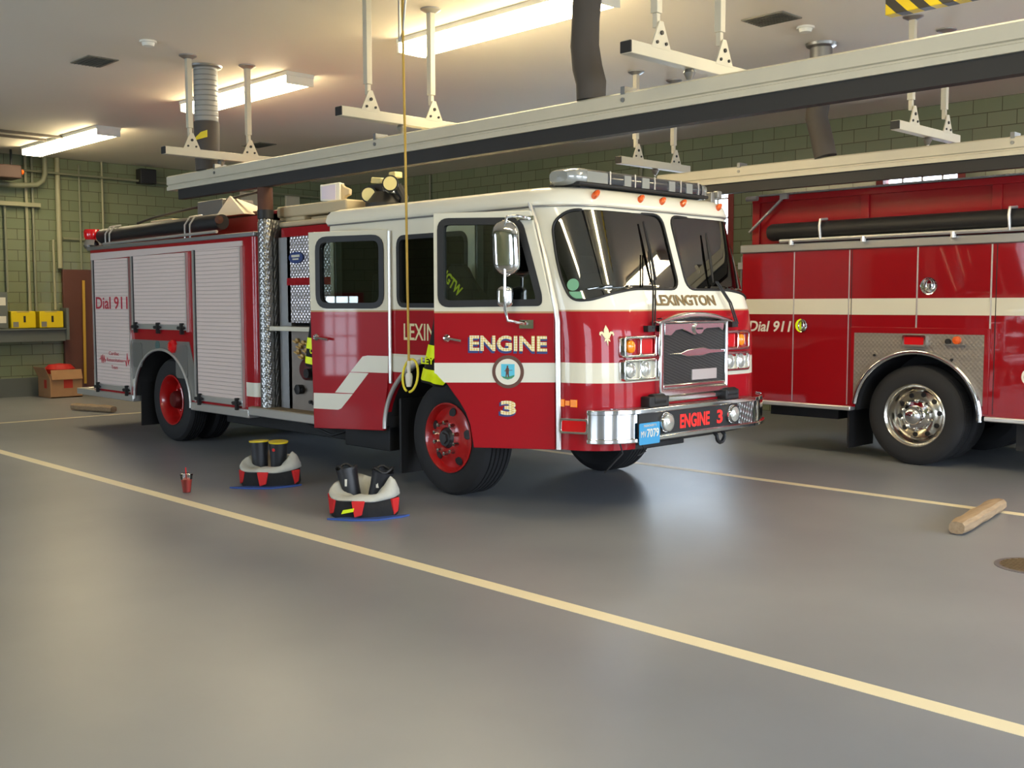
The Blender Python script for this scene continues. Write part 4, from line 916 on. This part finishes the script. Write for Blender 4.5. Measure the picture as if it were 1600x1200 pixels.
def dring(x, z, r, half=None):
    o = part('door_ring_handle', MB().lathe([(r, 0), (r, .015), (r*.7, .006)], S2(x, z, 0), (0, -1, 0), 28), CHROME, G, 'chrome round door latch')
    part('latch_ring', MB().tube([S2(x+r*.45*math.cos(a), z+r*.75*math.sin(a), .022) for a in [2*pi*i/20 for i in range(20)]], .008, 6, closed=True), CHROME, o)
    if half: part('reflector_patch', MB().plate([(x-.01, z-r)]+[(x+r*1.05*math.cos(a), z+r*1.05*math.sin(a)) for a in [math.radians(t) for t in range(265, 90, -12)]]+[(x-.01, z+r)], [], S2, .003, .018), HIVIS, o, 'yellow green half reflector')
dring(.825, 1.505, .075, True); dring(2.33, 1.945, .09)
# hose bed upper side, set back
c = MB().box(.05, 5.2, Y2+.15, Y2+.20, 2.37, 3.05).box(.05, .10, Y2+.15, Y2b-.15, 2.37, 3.05).box(.05, 5.2, Y2b-.2, Y2b-.15, 2.37, 3.05)
part('hose_bed_side', c, RED2, G, 'red upper hose bed side')
c = MB()
for x in (.09, 1.5, 2.95, 4.4): c.box(x-.04, x+.06, Y2+.12, Y2+.15, 2.4, 3.0)
c.box(.05, 5.2, Y2+.11, Y2+.15, 2.97, 3.04)
parts('hose_bed_rib', c, RED2, G, bevel=.004)
part('tread_cap', MB().box(.15, 5.2, Y2+.10, Y2+.22, 3.045, 3.065), DIAMOND, G)
part('support_strut', MB().cyl((.05, Y2+.06, 2.62), (.51, Y2+.08, 3.02), .018, 10).box(.46, .56, Y2+.06, Y2+.1, 2.99, 3.05).cyl((.02, Y2+.04, 3.02), (.17, Y2+.04, 3.02), .03, 12), ALUD, G, bevel=0)
h2 = part('suction_hose', MB().tube([(.36, Y2+.02, 2.60), (.40, Y2+.02, 2.60), (5.2, Y2+.02, 2.605)], [.08, .10, .105], 20), BLACK, G, 'long black suction hose')
c = MB().cyl((.55, Y2-.06, 2.49), (5.2, Y2-.06, 2.50), .022, 8)
for x in (1.08, 3.17): c.tube([(x, Y2-.07, 2.49), (x, Y2-.10, 2.64), (x+.0, Y2-.08, 2.71), (x+.03, Y2+.02, 2.72)], .016, 8)
for x in (.7, 1.6, 2.6): c.cyl((x, Y2-.06, 2.44), (x, Y2-.06, 2.5), .03, 8)
part('hose_bracket', c, ALU, h2)
part('rear_grab_rail', MB().tube([(-.03, Y2+.1, 2.35), (-.07, Y2+.1, 2.33), (-.08, Y2+.1, 1.8), (-.03, Y2+.1, 1.78)], .018, 8).box(-.1, .0, Y2+.05, Y2+.15, 2.18, 2.26), ALUD, G)
part('mud_flap', MB().plate([(Y2+.05, .12), (Y2+.62, .12), (Y2+.62, .7), (Y2+.05, .7)], [], Frame((1.42, 0, 0), (0, 1, 0), (-1, 0, 0)), 0, .025), BLACK, G)
part('wheel_well', MB().strip([[Vector((a, Y2+.05, b)) for a, b in arch(2.21, .56, .71, .69)], [Vector((a, Y2+.7, b)) for a, b in arch(2.21, .56, .71, .69)]]), DARK, G)
wheel('wheel', (2.17, Y2+.06, .545), .545, .28, 'alu', dual=True, parent=G)
wheel('wheel', (2.17, Y2b-.06, .545), .545, .28, 'alu', side=1, dual=True, parent=G)

# ------------------------------------------------------------------ overhead
lamps = [(-12.75, -9.5, 'farthest strip light, by the bent grey pipe', True), (-6.75, -4.0, 'strip light over the rear engine lockers behind the silver duct', False), (-1.85, .95, 'large bright strip light above the yellow cord', False),
         (3.6, 6.4, 'strip light ahead of the near engine cab', False)]
def strip_light(x0, x1, y, label, grp='ceiling strip lights'):
    t = thing('strip_light', ((x0+x1)/2, y, RZ), label, 'ceiling light', grp)
    part('light_housing', MB().box(x0, x1, y-.20, y+.20, RZ-.05, RZ).box(x0, x0+.03, y-.19, y+.19, RZ-.15, RZ-.05).box(x1-.03, x1, y-.19, y+.19, RZ-.15, RZ-.05), WHITEPL, t, bevel=.004)
    part('diffuser', MB().plate([(-.18, -.05), (-.17, -.12), (-.13, -.15), (.13, -.15), (.17, -.12), (.18, -.05)], [], Frame((0, y, RZ), (0, 1, 0), (1, 0, 0)), x0+.03, x1-.03), LAMPM, t, 'glowing diffuser')
for a, b, l, e in lamps: strip_light(a, b, 1.12, l)
strip_light(4.5, 7.3, 5.9, 'added unseen strip light over the front of the far engine'); strip_light(2.0, 4.8, -4.4, 'added unseen fill light over the open floor bay, nearest the bay doors')  # both lamps added out of view to brighten back wall and open side

def rail(x0, x1, y, label):
    t = thing('exhaust_rail', ((x0+x1)/2, y, 3.06), label, 'exhaust rail', 'overhead exhaust rails')
    P_ = [(-.07, 3.18), (-.07, 3.225), (-.052, 3.232), (-.052, 3.245), (-.07, 3.252), (-.07, 3.345), (-.05, 3.36), (.05, 3.36), (.07, 3.345), (.07, 3.252), (.052, 3.245), (.052, 3.232), (.07, 3.225), (.07, 3.18)]
    part('rail_profile', MB().plate(P_, [], Frame((0, y, 0), (0, 1, 0), (1, 0, 0)), x0, x1), BEIGE, t, 'beige metal channel')
    part('rubber_lip', MB().box(x0+.25, x1, y-.045, y+.045, 3.06, 3.18), RAILRUBBER, t, 'black rubber sealing lips')
    c = MB()
    x = x0+1.2
    while x < x1: c.box(x-.02, x+.02, y-.075, y+.075, 3.34, 3.40).cyl((x, y-.08, 3.30), (x, y+.08, 3.30), .018, 8); x += 3.1
    parts('rail_clamp', c, STEEL, t)
rail(-5.3, RX1-1.2, .05, 'long beige exhaust rail above the near engine'); rail(-1.0, RX1-1.2, 4.42, 'beige exhaust rail above the far engine')
def hanger():
    t = thing('rail_hanger', (0, 0, 3.46), '', 'ceiling hanger', 'crossbar hangers')
    L0 = (0, 0)
    for y in (-.37, .39):
        p = part('drop_post', MB().box(-.03, .03, y-.03, y+.03, 3.78, 4.59).box(-.02, .02, y-.02, y+.02, 3.68, 3.78), BEIGE, t, bevel=.004)
        part('post_flange', MB().lathe([(.10, 0), (.10, .012), (.05, .04)], (0, y, 4.6), (0, 0, -1), 20), ALUD, p)
        part('bracket_plate', MB().plate([(y-.11, 3.53), (y+.11, 3.53), (y+.02, 3.72), (y-.02, 3.72)], [], Frame((.035, 0, 0), (0, 1, 0), (1, 0, 0)), 0, .012), BEIGE, p)
        parts('bracket_bolt', MB().lathe([(.012, 0), (.012, .01)], (.047, y-.05, 3.57), (1, 0, 0), 8).lathe([(.012, 0), (.012, .01)], (.047, y+.05, 3.57), (1, 0, 0), 8).lathe([(.016, 0), (.016, .01)], (.047, y, 3.64), (1, 0, 0), 8), BLACK, p)
    part('crossbar', MB().box(-.045, .045, -.70, .70, 3.455, 3.545).box(-.048, .048, -.705, -.69, 3.46, 3.54, 1), [BEIGE, BLACK], t, bevel=.005)
    part('rail_pendant', MB().lathe([(.03, 0), (.045, .03), (.02, .08)], (0, 0.02, 3.46), (0, 0, -1), 14).cyl((0, .02, 3.40), (0, .02, 3.365), .012, 8), STEEL, t)
    return t
H0 = hanger()
hl = [(-4.1, .05, 'crossbar hanger over the rear lockers beside the silver duct'), (-.7, .05, 'crossbar hanger beside the yellow cord'), (2.65, .05, 'crossbar hanger beside the thick dark cloth hose'),
      (5.95, .05, 'crossbar hanger nearest the bay doors'), (-1.1, 4.42, 'small crossbar hanger above the near engine light bar'), (2.42, 4.42, 'crossbar hanger above the far engine window')]
for i, (x, y, l) in enumerate(hl):
    if i == 0: H0.location = (x, y, 3.46); H0['label'] = l
    else: dup(H0, (x, y, 3.46), 0, l)
# exhaust ducts
t = thing('exhaust_duct', (-4.48, .1, 4.6), 'silver ribbed duct dropping through the farthest crossbar hanger', 'duct')
part('ribbed_duct', MB().cyl((-4.48, .1, 4.58), (-4.48, .1, 3.92), .14, 28), FLEXM, t, 'silver ribbed pipe'); part('duct_flange', MB().lathe([(.20, 0), (.19, .02), (.15, .03)], (-4.48, .1, 4.6), (0, 0, -1), 28), STEEL, t)
part('hose_boot', MB().tube([(-4.48, .1, 3.94), (-4.48, .1, 3.6), (-4.46, .1, 3.4), (-4.46, .1, 3.365)], [.15, .145, .15, .15], 24), DUCTDARK, t, 'dark hose boot')
part('warning_tag', MB().plate([(-.10, 3.70), (.10, 3.74), (.10, 3.82), (.02, 3.80)], [], Frame((-4.40, -.035, 0), Vector((.85, .52, 0)).normalized(), Vector((.5, -.85, 0)).normalized()), .0, .01), YELLOW, t, 'yellow tag')
t = thing('exhaust_duct', (1.68, .08, 4.6), 'thick dark cloth hose rising from the near rail to the ceiling', 'duct')
part('flexible_hose', MB().tube([(1.66, .08, 4.6), (1.66, .08, 4.3), (1.63, .08, 4.0), (1.62, .08, 3.8), (1.65, .08, 3.62), (1.69, .08, 3.5), (1.69, .08, 3.365)], [.115, .118, .11, .115, .12, .12, .115], 24), DUCTDARK, t)
t = thing('exhaust_duct', (1.2, 4.42, 4.6), 'metal stub and brown hose above the far exhaust rail', 'duct')
part('duct_flange', MB().lathe([(.17, 0), (.16, .03), (.12, .05), (.12, .30)], (1.2, 4.42, 4.6), (0, 0, -1), 28), STEEL, t, 'galvanised stub')
part('flexible_hose', MB().tube([(1.2, 4.42, 4.3), (1.18, 4.42, 4.0), (1.16, 4.42, 3.8), (1.22, 4.42, 3.6), (1.28, 4.42, 3.365)], [.12, .125, .12, .12, .12], 24), DUCTDARK, t)
t = thing('drop_hose', (-3.145, .07, 3.06), 'rust brown hose hanging from the near rail above the diamond plate column', 'hose')
part('hose_sleeve', MB().tube([(-3.145, .07, 3.055), (-3.145, .07, 2.80)], .085, 20), RUST, t); part('hose_cuff', MB().tube([(-3.145, .07, 2.81), (-3.145, .07, 2.715)], .09, 20), BLACK, t)
# yellow cord
t = thing('hanging_cord', (-.03, -.42, .97), 'yellow cord hanging from the ceiling in front of the cab', 'cord')
part('cord', MB().tube([(-.05, -.42, 4.6), (-.05, -.42, 4.0), (-.03, -.42, 3.0), (-.02, -.42, 2.0), (-.01, -.42, 1.5), (-.01, -.42, 1.25)], .011, 8), ROPE, t)
part('cord_loop', MB().tube([(-.01+.105*math.sin(a)+.02, -.42-.02*math.cos(a), 1.13-.145*math.cos(a)) for a in [math.radians(20+k*14) for k in range(-1, 24)]], .011, 8), ROPEY, t, 'bright yellow loop')
part('cord_plug', MB().lathe([(.022, 0), (.03, .03), (.034, .09), (.026, .12)], (-.01, -.42, 1.03), (0, 0, 1), 14).cyl((-.01, -.42, 1.14), (-.01, -.42, 1.26), .016, 8), STICKERW, t, 'white plug')
part('cord_bracket', MB().tube([(-.10, -.42, 4.6), (-.10, -.42, 4.05), (-.05, -.42, 4.12), (0.02, -.42, 4.6)], .010, 6), ALUD, t)
# vents and detectors
def vent(x, y, l, sx=.30):
    t = thing('ceiling_vent', (x, y, RZ), l, 'vent', 'ceiling vents')
    part('vent_frame', MB().box(x-sx, x+sx, y-.18, y+.18, RZ-.012, RZ), VENTM, t, bevel=.003)
    c = MB()
    for i in range(7): c.obox((x, y-.13+.044*i, RZ-.016), (sx-.03, 0, 0), (0, .012, .006), (0, -.001, .002))
    part('vent_slat', c, mat('vent_dark', (84, 82, 74), .6), t)
vent(-5.12, -.97, 'square ceiling vent nearest the open floor bay', .26); vent(1.39, 3.12, 'square ceiling vent between the two exhaust rails', .24); vent(-9.6, 3.9, 'small vent in the ceiling before the tiled corner')
for x, y, l in ((-3.78, -.95, 'round white ceiling detector near the silver duct'), (1.46, 3.65, 'round white ceiling detector between the two exhaust rails')):
    t = thing('smoke_detector', (x, y, RZ), l, 'smoke detector', 'smoke detectors'); part('detector_base', MB().lathe([(.09, 0), (.09, .02)], (x, y, RZ), (0, 0, -1), 24), WHITEPL, t)
    part('detector_head', MB().lathe([(.07, .02), (.06, .055), (0, .06)], (x, y, RZ), (0, 0, -1), 24), WHITEPL, t)
single('clearance_bar', MB().box(2.93, 5.2, 2.46, 2.58, 4.22, 4.42), HAZARD, (2.93, 2.5, 4.22), 'yellow and black striped bar hanging above the near exhaust rail', 'bar', bevel=.006)

# ------------------------------------------------------------------ left wall equipment
X0 = RX0
FW_ = Frame((X0, 0, 0), (0, 1, 0), (1, 0, 0))
t = thing('wall_shelf', (X0, .9, 1.09), 'long grey steel ledge on the green tiled wall under the yellow boxes', 'shelf')
part('shelf_board', MB().fbox(FW_, -3.0, 1.95, 1.28, 1.31, 0.02, .32), GREYSH, t, bevel=.004); part('shelf_apron', MB().fbox(FW_, -3.0, 1.95, 1.06, 1.28, .02, .25), GREYSH, t)
part('shelf_end', MB().fbox(FW_, 1.95, 2.0, 1.08, 1.70, .02, .33), GREYSH, t)
for k, y in enumerate((.94, 1.46)):
    t = thing('yellow_case', (X0, y, 1.32), ('yellow case on the wall ledge next to the electrical box', 'yellow case on the wall ledge, next to the brown panel')[k], 'case', 'yellow cases')
    part('case_body', MB().fbox(FW_, y, y+.45, 1.32, 1.64, .04, .28), YBOX, t, bevel=.012)
    parts('case_label', MB().fbox(FW_, y+.03, y+.13, 1.34, 1.44, .28, .283).fbox(FW_, y+.1, y+.33, 1.622, 1.632, .28, .284), GREYPANEL, t); part('case_mark', MB().fbox(FW_, y+.22, y+.26, 1.43, 1.55, .28, .285), BLACK, t)
t = thing('electrical_box', (X0, .7, 1.32), 'grey electrical box with white labels next to the yellow cases', 'electrical box')
part('box_body', MB().fbox(FW_, .52, .90, 1.32, 2.0, .02, .24), GREYSH, t, bevel=.01); part('box_label', MB().fbox(FW_, .72, .86, 1.75, 1.90, .24, .243).fbox(FW_, .72, .86, 1.42, 1.55, .24, .243), STICKERW, t)
pipes = [('vertical_pipe', [(1.96, 4.6), (1.96, 2.47)], .05, CREAMP, 'thick cream pipe running down the left wall'), ('vertical_pipe', [(1.36, 4.6), (1.36, 1.64)], .028, CREAMP, 'wider conduit rising from the yellow case beside the electrical box'),
    ('vertical_pipe', [(1.48, 4.6), (1.48, 1.64)], .025, PIPE, 'narrower conduit rising between the two yellow cases'), ('vertical_pipe', [(.96, 3.7), (.96, 2.0)], .022, PIPE, 'thin conduit dropping to the electrical box'),
    ('vertical_pipe', [(2.84, 4.6), (2.84, 2.6)], .022, CREAMP, 'thin pale conduit behind the red beacon'), ('vertical_pipe', [(2.38, 4.5), (2.38, 2.4)], .018, PIPE, 'thin green conduit between the pale pipes'),
    ('vertical_pipe', [(1.84, 3.02), (1.84, 1.66)], .025, CREAMP, 'short conduit beside the thick cream pipe')]
for nm, P_, r, m_, l in pipes: single(nm, MB().cyl((X0+.08, P_[0][0], P_[0][1]), (X0+.08, P_[1][0], P_[1][1]), r, 12), m_, (X0+.08, P_[1][0], P_[1][1]), l, 'pipe')
single('horizontal_pipe', MB().cyl((X0+.16, 1.1, 4.30), (X0+.16, 8.7, 4.22), .022, 8), PIPE, (X0+.16, 1.1, 4.3), 'thin green pipe running along the top of the left wall', 'pipe')
single('horizontal_pipe', MB().cyl((X0+.027, 2.05, 3.05), (X0+.027, 3.6, 3.02), .025, 8), PIPE, (X0+.027, 2.05, 3.05), 'green conduit at mid height behind the engine beacon', 'pipe')
single('curved_pipe', MB().tube([(X0+.25, 1.66, 4.58), (X0+.25, 1.66, 4.25), (X0+.25, 1.62, 4.12), (X0+.25, 1.50, 4.03), (X0+.25, 1.2, 4.0), (X0+.25, -3, 4.0)], .05, 12), PIPE, (X0+.25, 1.6, 4.0), 'thick grey pipe bending down from the ceiling on the tiled wall', 'pipe')
single('wall_strut', MB().box(X0+.1, X0+.16, -3.0, 1.6, 3.62, 3.70), CREAMP, (X0+.1, 1.5, 3.62), 'pale strut on the left wall below the bent pipe', 'strut', bevel=.005)
t = thing('wall_speaker', (X0, 3.7, 4.2), 'black speaker on the tiled wall near the ceiling', 'speaker')
part('speaker_body', MB().fbox(FW_, 3.56, 3.90, 4.22, 4.52, .05, .28), BLACK, t, bevel=.015); part('speaker_bracket', MB().fbox(FW_, 3.70, 3.76, 4.3, 4.4, 0, .06), BLACK, t)
t = thing('heater_unit', (X0+.6, .75, 4.06), 'brown unit hanging under dark struts by the bent pipe', 'heater')
part('unit_body', MB().box(X0+.35, X0+.85, .45, 1.02, 4.06, 4.30), mat('dark_brown_unit', (62, 42, 36), .7), t, bevel=.02); part('unit_knob', MB().lathe([(.05, 0), (.04, .04)], (X0+.8, 1.02, 4.18), (0, 1, 0), 12), ORANGE, t)
c = MB()
for y in (.5, .65, .9): c.box(X0+.6, X0+.64, y, y+.03, 4.28, 4.6)
part('unit_strut', c, BLACK, t)
single('ceiling_strut', MB().box(-10.9, -10.86, -1.2, .95, 4.54, 4.58).box(-11.4, -11.36, -1.2, .85, 4.54, 4.58), mat('strut_dark', (70, 64, 56), .5, .5), (-10.9, -.2, 4.54), 'pair of dark struts under the ceiling beside the farthest strip light', 'strut')
bpn = thing('brown_panel', (X0+.1, 2.6, 0), 'tall brown double panel standing behind the engine', 'panel')
part('panel_board', MB().fbox(FW_, 1.99, 2.62, .05, 2.45, .04, .12), BROWNP, bpn, bevel=.006); part('panel_board', MB().fbox(FW_, 2.64, 3.8, .05, 2.45, .03, .10), BROWNP, bpn, bevel=.006)
single('measuring_stick', MB().obox((X0+.16, 2.36, 1.22), (.008, 0, 0), (0, .025, 0), (.0, .012, 1.02)), RULER, (X0+.16, 2.36, .2), 'yellow measuring stick leaning on the brown panel', 'measuring stick')
bx = thing('cardboard_box', (-13.35, 1.72, 0), 'open cardboard box with a red bag on the floor', 'cardboard box')
c = MB().plate([(-.30, -.3), (.30, -.3), (.30, .3), (-.30, .3)], [[(-.285, -.285), (.285, -.285), (.285, .285), (-.285, .285)]], Frame((-13.35, 1.72, 0), (1, 0, 0), (0, 0, 1), (0, 1, 0)), .0, .46).box(-13.65, -13.05, 1.42, 2.02, 0, .02)
part('box_carton', c, CARD, bx); part('box_flap', MB().obox((-13.02, 1.72, .44), (.03, 0, -.09), (0, .29, 0), (.004, 0, .001)).obox((-13.35, 1.38, .47), (.29, 0, 0), (0, .05, -.11), (0, .004, .001)), CARD, bx)
part('box_print', MB().fbox(Frame((-13.05, 1.72, 0), (0, 1, 0), (1, 0, 0)), -.05, .12, .18, .34, 0, .003).fbox(Frame((-13.35, 1.42, 0), (1, 0, 0), (0, -1, 0)), -.0, .12, .18, .34, 0, .003), REDINK, bx)
single('red_bag', MB().lathe([(.02, 0), (.26, .02), (.28, .12), (.2, .2), (0, .22)], (-13.35, 1.72, .42), (0, 0, 1), 16), REDBAG, (-13.35, 1.72, .42), 'red bag stuffed in the cardboard box', 'bag')
for nm, y, z, sy, sz, l in (('wall_panel', 5.95, 4.1, .62, .62, 'square beige panel on the left wall above the pump house'), ('wall_notice', 7.1, 4.1, .36, .5, 'small pale notice on the left wall by the corner')):
    single(nm, MB().fbox(FW_, y, y+sy, z-.35, z-.35+sz, .01, .08), BEIGE, (X0+.02, y, z), l, 'panel', bevel=.008)
for x, l in ((-10.8, 'thin conduit on the back wall beside the green tiles'), (-4.9, 'thin conduit on the back wall behind the light bar')):
    single('vertical_pipe', MB().cyl((x, RY1-.04, 2.6), (x, RY1-.04, 4.58), .022, 8), PIPE, (x, RY1-.04, 2.6), l, 'pipe')

# ------------------------------------------------------------------ on the floor
def timber(x, y, L_, a, l, s=.085):
    P_ = []
    n = 9; dx, dy = math.cos(a), math.sin(a); rows = []
    for i in range(n+1):
        u = -L_/2+L_*i/n; k = 1 if 0 < i < n else .86; r = []
        for j in range(10):
            t_ = 2*pi*j/10+.3; e = .75; ca = math.copysign(abs(math.cos(t_))**e, math.cos(t_)); sa = math.copysign(abs(math.sin(t_))**e, math.sin(t_))
            w_ = s*k*(1+.06*math.sin(i*1.7+j)); r.append(Vector((x+dx*u-dy*ca*w_, y+dy*u+dx*ca*w_, max(0.0, s*.8+sa*s*.8*k+.004*math.sin(i*2)))))
        rows.append(r)
    c = loft(rows); return single('wheel_chock', c, WOOD, (x, y, 0), l, 'timber')
timber(3.93, 2.28, 1.26, math.radians(98), 'weathered timber chock lying across the floor line near the far engine wheel', .07)
timber(-10.05, .96, .95, math.radians(18), 'timber block on the floor behind the engine rear step', .075)
t = thing('floor_drain', (4.80, 1.06, 0), 'round worn drain cover in the floor near the timber chock', 'drain')
part('drain_rim', MB().lathe([(.25, 0), (.25, .003), (.225, .004)], (4.80, 1.06, 0), (0, 0, 1), 36), mat('drain_rim_grey', (110, 108, 112), .5, .3), t)
c = MB().lathe([(.215, .0), (.215, .005)], (4.80, 1.06, 0), (0, 0, 1), 36)
for i in range(9):
    y = -.18+.045*i; w_ = math.sqrt(max(.001, .205**2-y*y)); c.box(4.80-w_, 4.80+w_, 1.06+y-.008, 1.06+y+.008, .004, .010)
part('drain_grate', c, DRAINM, t)
# cup
t = thing('drink_cup', (-1.85, -1.62, 0), 'clear plastic cup of red iced drink with a straw near the white line', 'cup')
cz = (-1.85, -1.62, 0)
part('cup_wall', MB().lathe([(.036, .0), (.058, .165), (.060, .168), (.0565, .167), (.0345, .004)], cz, (0, 0, 1), 24, cap=False), CUPGLASS, t)
part('drink', MB().lathe([(.0345, .004), (.052, .125), (.03, .135), (0, .13)], cz, (0, 0, 1), 24), CUPM, t, 'red drink'); part('cup_lid', MB().lathe([(.062, .162), (.062, .175), (.05, .182), (.01, .183)], cz, (0, 0, 1), 24, cap=False), CUPGLASS, t)
part('straw', MB().cyl((-1.85, -1.62, .05), (-1.862, -1.62, .235), .006, 8), REDCLOTH, t)
# turnout trousers bunched over boots
def gear(x, y, label, lean, boots_label, seed):
    rnd = random.Random(seed); t = thing('turnout_trousers', (x, y, 0), label, 'firefighter trousers', 'trousers set down ready over their boots')
    def ringp(z, r, wob, tilt=.0, n=48, ph=0, lift=0.0):
        return [Vector((x+(r*1.0+wob*math.sin(3*a+ph)+wob*.6*math.sin(7*a+ph*2))*math.cos(a)*1.05, y+(r+wob*math.sin(3*a+ph)+wob*.6*math.sin(7*a+ph*2))*math.sin(a)*.95, z+tilt*math.sin(2*a+ph)+wob*.4*math.sin(5*a)+lift*(.5-.5*math.cos(a+.77))**1.2+lift*.9*math.exp(-((((a-.55+pi) % (2*pi))-pi)/.35)**2))) for a in [2*pi*i/n for i in range(n)]]
    skirt = MB().strip([ringp(.0, .285, .012, 0), ringp(.03, .295, .014, 0), ringp(.09, .29, .012, .008), ringp(.165, .285, .012, .015), ringp(.172, .262, .010, .015), ringp(.08, .24, .01)], closed=True)
    part('trouser_shell', skirt, COAT, t, 'black outer shell', ang=70)
    rows = [ringp(.150, .286, .012, .010), ringp(.160, .302, .012, .010), ringp(.175, .296, .014, .014, ph=.5, lift=.03), ringp(.19, .268, .020, .018, ph=.9, lift=.075), ringp(.195, .235, .026, .02, ph=1.3, lift=.095), ringp(.175, .18, .03, .02, ph=2, lift=.05), ringp(.15, .12, .02, .01), ringp(.13, .06, .01), ringp(.12, .01, 0)]
    part('liner', MB().strip(rows, closed=True), PANTS, t, 'pale grey liner folded outward', ang=80)
    c = MB()
    for a in (math.radians(205), math.radians(262), math.radians(312), math.radians(20)):
        fr = Frame((x+.305*math.cos(a)*1.05, y+.305*math.sin(a)*.95, 0), (-math.sin(a), math.cos(a), 0), (math.cos(a), math.sin(a), 0))
        c.plate([(-.055, .155), (.055, .155), (.03, .04), (-.03, .02)], [], fr, -.015, .012)
    parts('suspender', c, REDCLOTH, t, 'red suspender tabs', bevel=.006)
    c = MB().plate([(-.30, -.10), (-.1, -.16), (.12, -.15), (.30, -.02), (.36, .06), (.30, .05), (.1, -.06), (-.15, -.06)], [], Frame((x+.13+.04*(seed-1), y-.16+.05*(seed-1), 0), (.70, .714, 0), (0, 0, 1), (-.714, .70, 0)), .002, .016)
    part('blue_strap', c, BLUE, t, 'blue strap on the floor')
    if seed == 2:
        a = math.radians(285); fr = Frame((x+.30*math.cos(a), y+.29*math.sin(a), 0), (-math.sin(a), math.cos(a), 0), (math.cos(a), math.sin(a), 0))
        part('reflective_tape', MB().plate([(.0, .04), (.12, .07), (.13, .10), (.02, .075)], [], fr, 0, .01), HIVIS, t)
    for k, (dx, dy, tx, ty, h, yb) in enumerate(lean):
        tt = thing('rubber_boot', (x+dx, y+dy, .13), boots_label[k], 'boot', 'boots standing in the trousers')
        b = Vector((x+dx, y+dy, .13)); d = Vector((tx, ty, 1)).normalized()
        part('boot_shaft', MB().lathe([(.075, 0), (.078, h*.4), (.086, h*.8), (.092, h), (.084, h), (.075, h*.6), (.05, h*.5), (0, h*.5)], b, d, 28, sc=(1.0, 1.08)), mat('boot_rubber', (34, 36, 42), .45), tt, ang=60)
        if yb: part('boot_rim', MB().lathe([(.088, h-.012), (.096, h-.006), (.096, h+.006), (.082, h+.006)], b, d, 28, sc=(1.0, 1.08)), YELLOW, tt, 'yellow rim')
        else: part('boot_loop', MB().tube([b+d*h+Vector((.085*math.cos(q), .085*math.sin(q), .01+.02*math.sin(q*3))) for q in [2*pi*i/18 for i in range(18)]], .012, 6, closed=True), BLACK, tt)
        if k == 1 or not yb: part('boot_badge', MB().lathe([(.018, 0), (.016, .006)], b+d*h*.75+Vector((.04, -.078, 0)), (.4, -1, 0), 12) if yb else MB().obox(b+d*h*.55+Vector((.05, -.068, 0)), (.008, .004, 0), (0, .004, 0), (0, 0, .03)), REDCLOTH if yb else STICKERW, tt)
gear(-1.75, -.78, 'turnout trousers with yellow-rimmed boots, farther from the camera', [(-.13, -.035, -.05, 0, .28, True), (.04, .07, .04, -.02, .28, True)],
     ['yellow-rimmed rubber boot at the back of the farther trousers', 'yellow-rimmed rubber boot with a red badge, front of the farther pair'], 1)
gear(.13, -1.03, 'turnout trousers with all-black boots near the front wheel', [(-.12, -.03, -.28, -.05, .24, False), (.06, .09, .25, .12, .24, False)],
     ['black leather boot leaning left in the nearer trousers', 'black leather boot leaning right in the nearer trousers'], 2)
# coats hanging at the door edges
def coat(y, rows_, bands, label, words, n=14):
    """rows_: (z, left x, right x) from the hook down; bands: (z top, z bottom)"""
    def edge(z):
        for (a, l0, r0), (b, l1, r1) in zip(rows_, rows_[1:]):
            if b <= z <= a: k = (a-z)/(a-b); return l0+(l1-l0)*k, r0+(r1-r0)*k
        return rows_[-1][1:]
    z0, z1 = rows_[0][0], rows_[-1][0]; t = thing('turnout_coat', ((rows_[-1][1]+rows_[-1][2])/2, y, z1), label, 'firefighter coat', 'turnout coats hanging at the doors')
    def front(z, u, e=0.0):
        l, r = edge(z); return Vector((l-e+(r-l+2*e)*u, y+.014*math.sin(u*11+z*2)-e*.8-.03*(1-(2*u-1)**2), z-.05*u*(z0-z)/(z0-z1)))
    rows = []
    for i in range(25):
        z = z0+(z1-z0)*i/24; f = [front(z, j/n) for j in range(n+1)]
        rows.append(f+[Vector((p.x, p.y+.045+.012*math.sin(p.x*30), p.z)) for p in f[::-1]])
    part('coat_body', loft(rows), COAT, t, ang=70)
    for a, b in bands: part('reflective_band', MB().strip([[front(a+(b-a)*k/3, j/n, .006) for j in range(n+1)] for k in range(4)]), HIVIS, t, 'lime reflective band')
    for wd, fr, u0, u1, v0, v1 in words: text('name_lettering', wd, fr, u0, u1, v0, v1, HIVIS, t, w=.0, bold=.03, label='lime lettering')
ca = math.radians(-38); cr_ = Vector((math.cos(ca), 0, math.sin(ca))); cu_ = Vector((-math.sin(ca), 0, math.cos(ca)))
coat(-.20, [(2.11, .34, .44), (2.06, .28, .50), (2.0, .22, .56), (1.88, .16, .66), (1.79, .12, .78), (1.5, .04, .74), (1.07, -.12, .16)], [(1.40, 1.29), (1.19, 1.09)], 'long turnout coat with IGTW and LEY letters hanging inside the open front door',
     [('IGTW', Frame((.42, -.268, 1.94), cr_, (0, -1, 0), cu_), -.13, .13, -.055, .045), ('LEY', Frame((0, -.245, 1.225), (1, 0, 0), (0, -1, 0)), -.05, .13, 0, .06)])
coat(-.20, [(1.90, -1.80, -1.74), (1.6, -1.86, -1.70), (1.3, -1.96, -1.68), (1.14, -1.99, -1.68)], [(1.86, 1.78), (1.43, 1.32), (1.24, 1.17)], 'turnout coat with lime bands hanging behind the crew door',
     [('O', Frame((-1.83, -.245, 1.26), (1, 0, 0), (0, -1, 0)), 0, .05, 0, .055)])
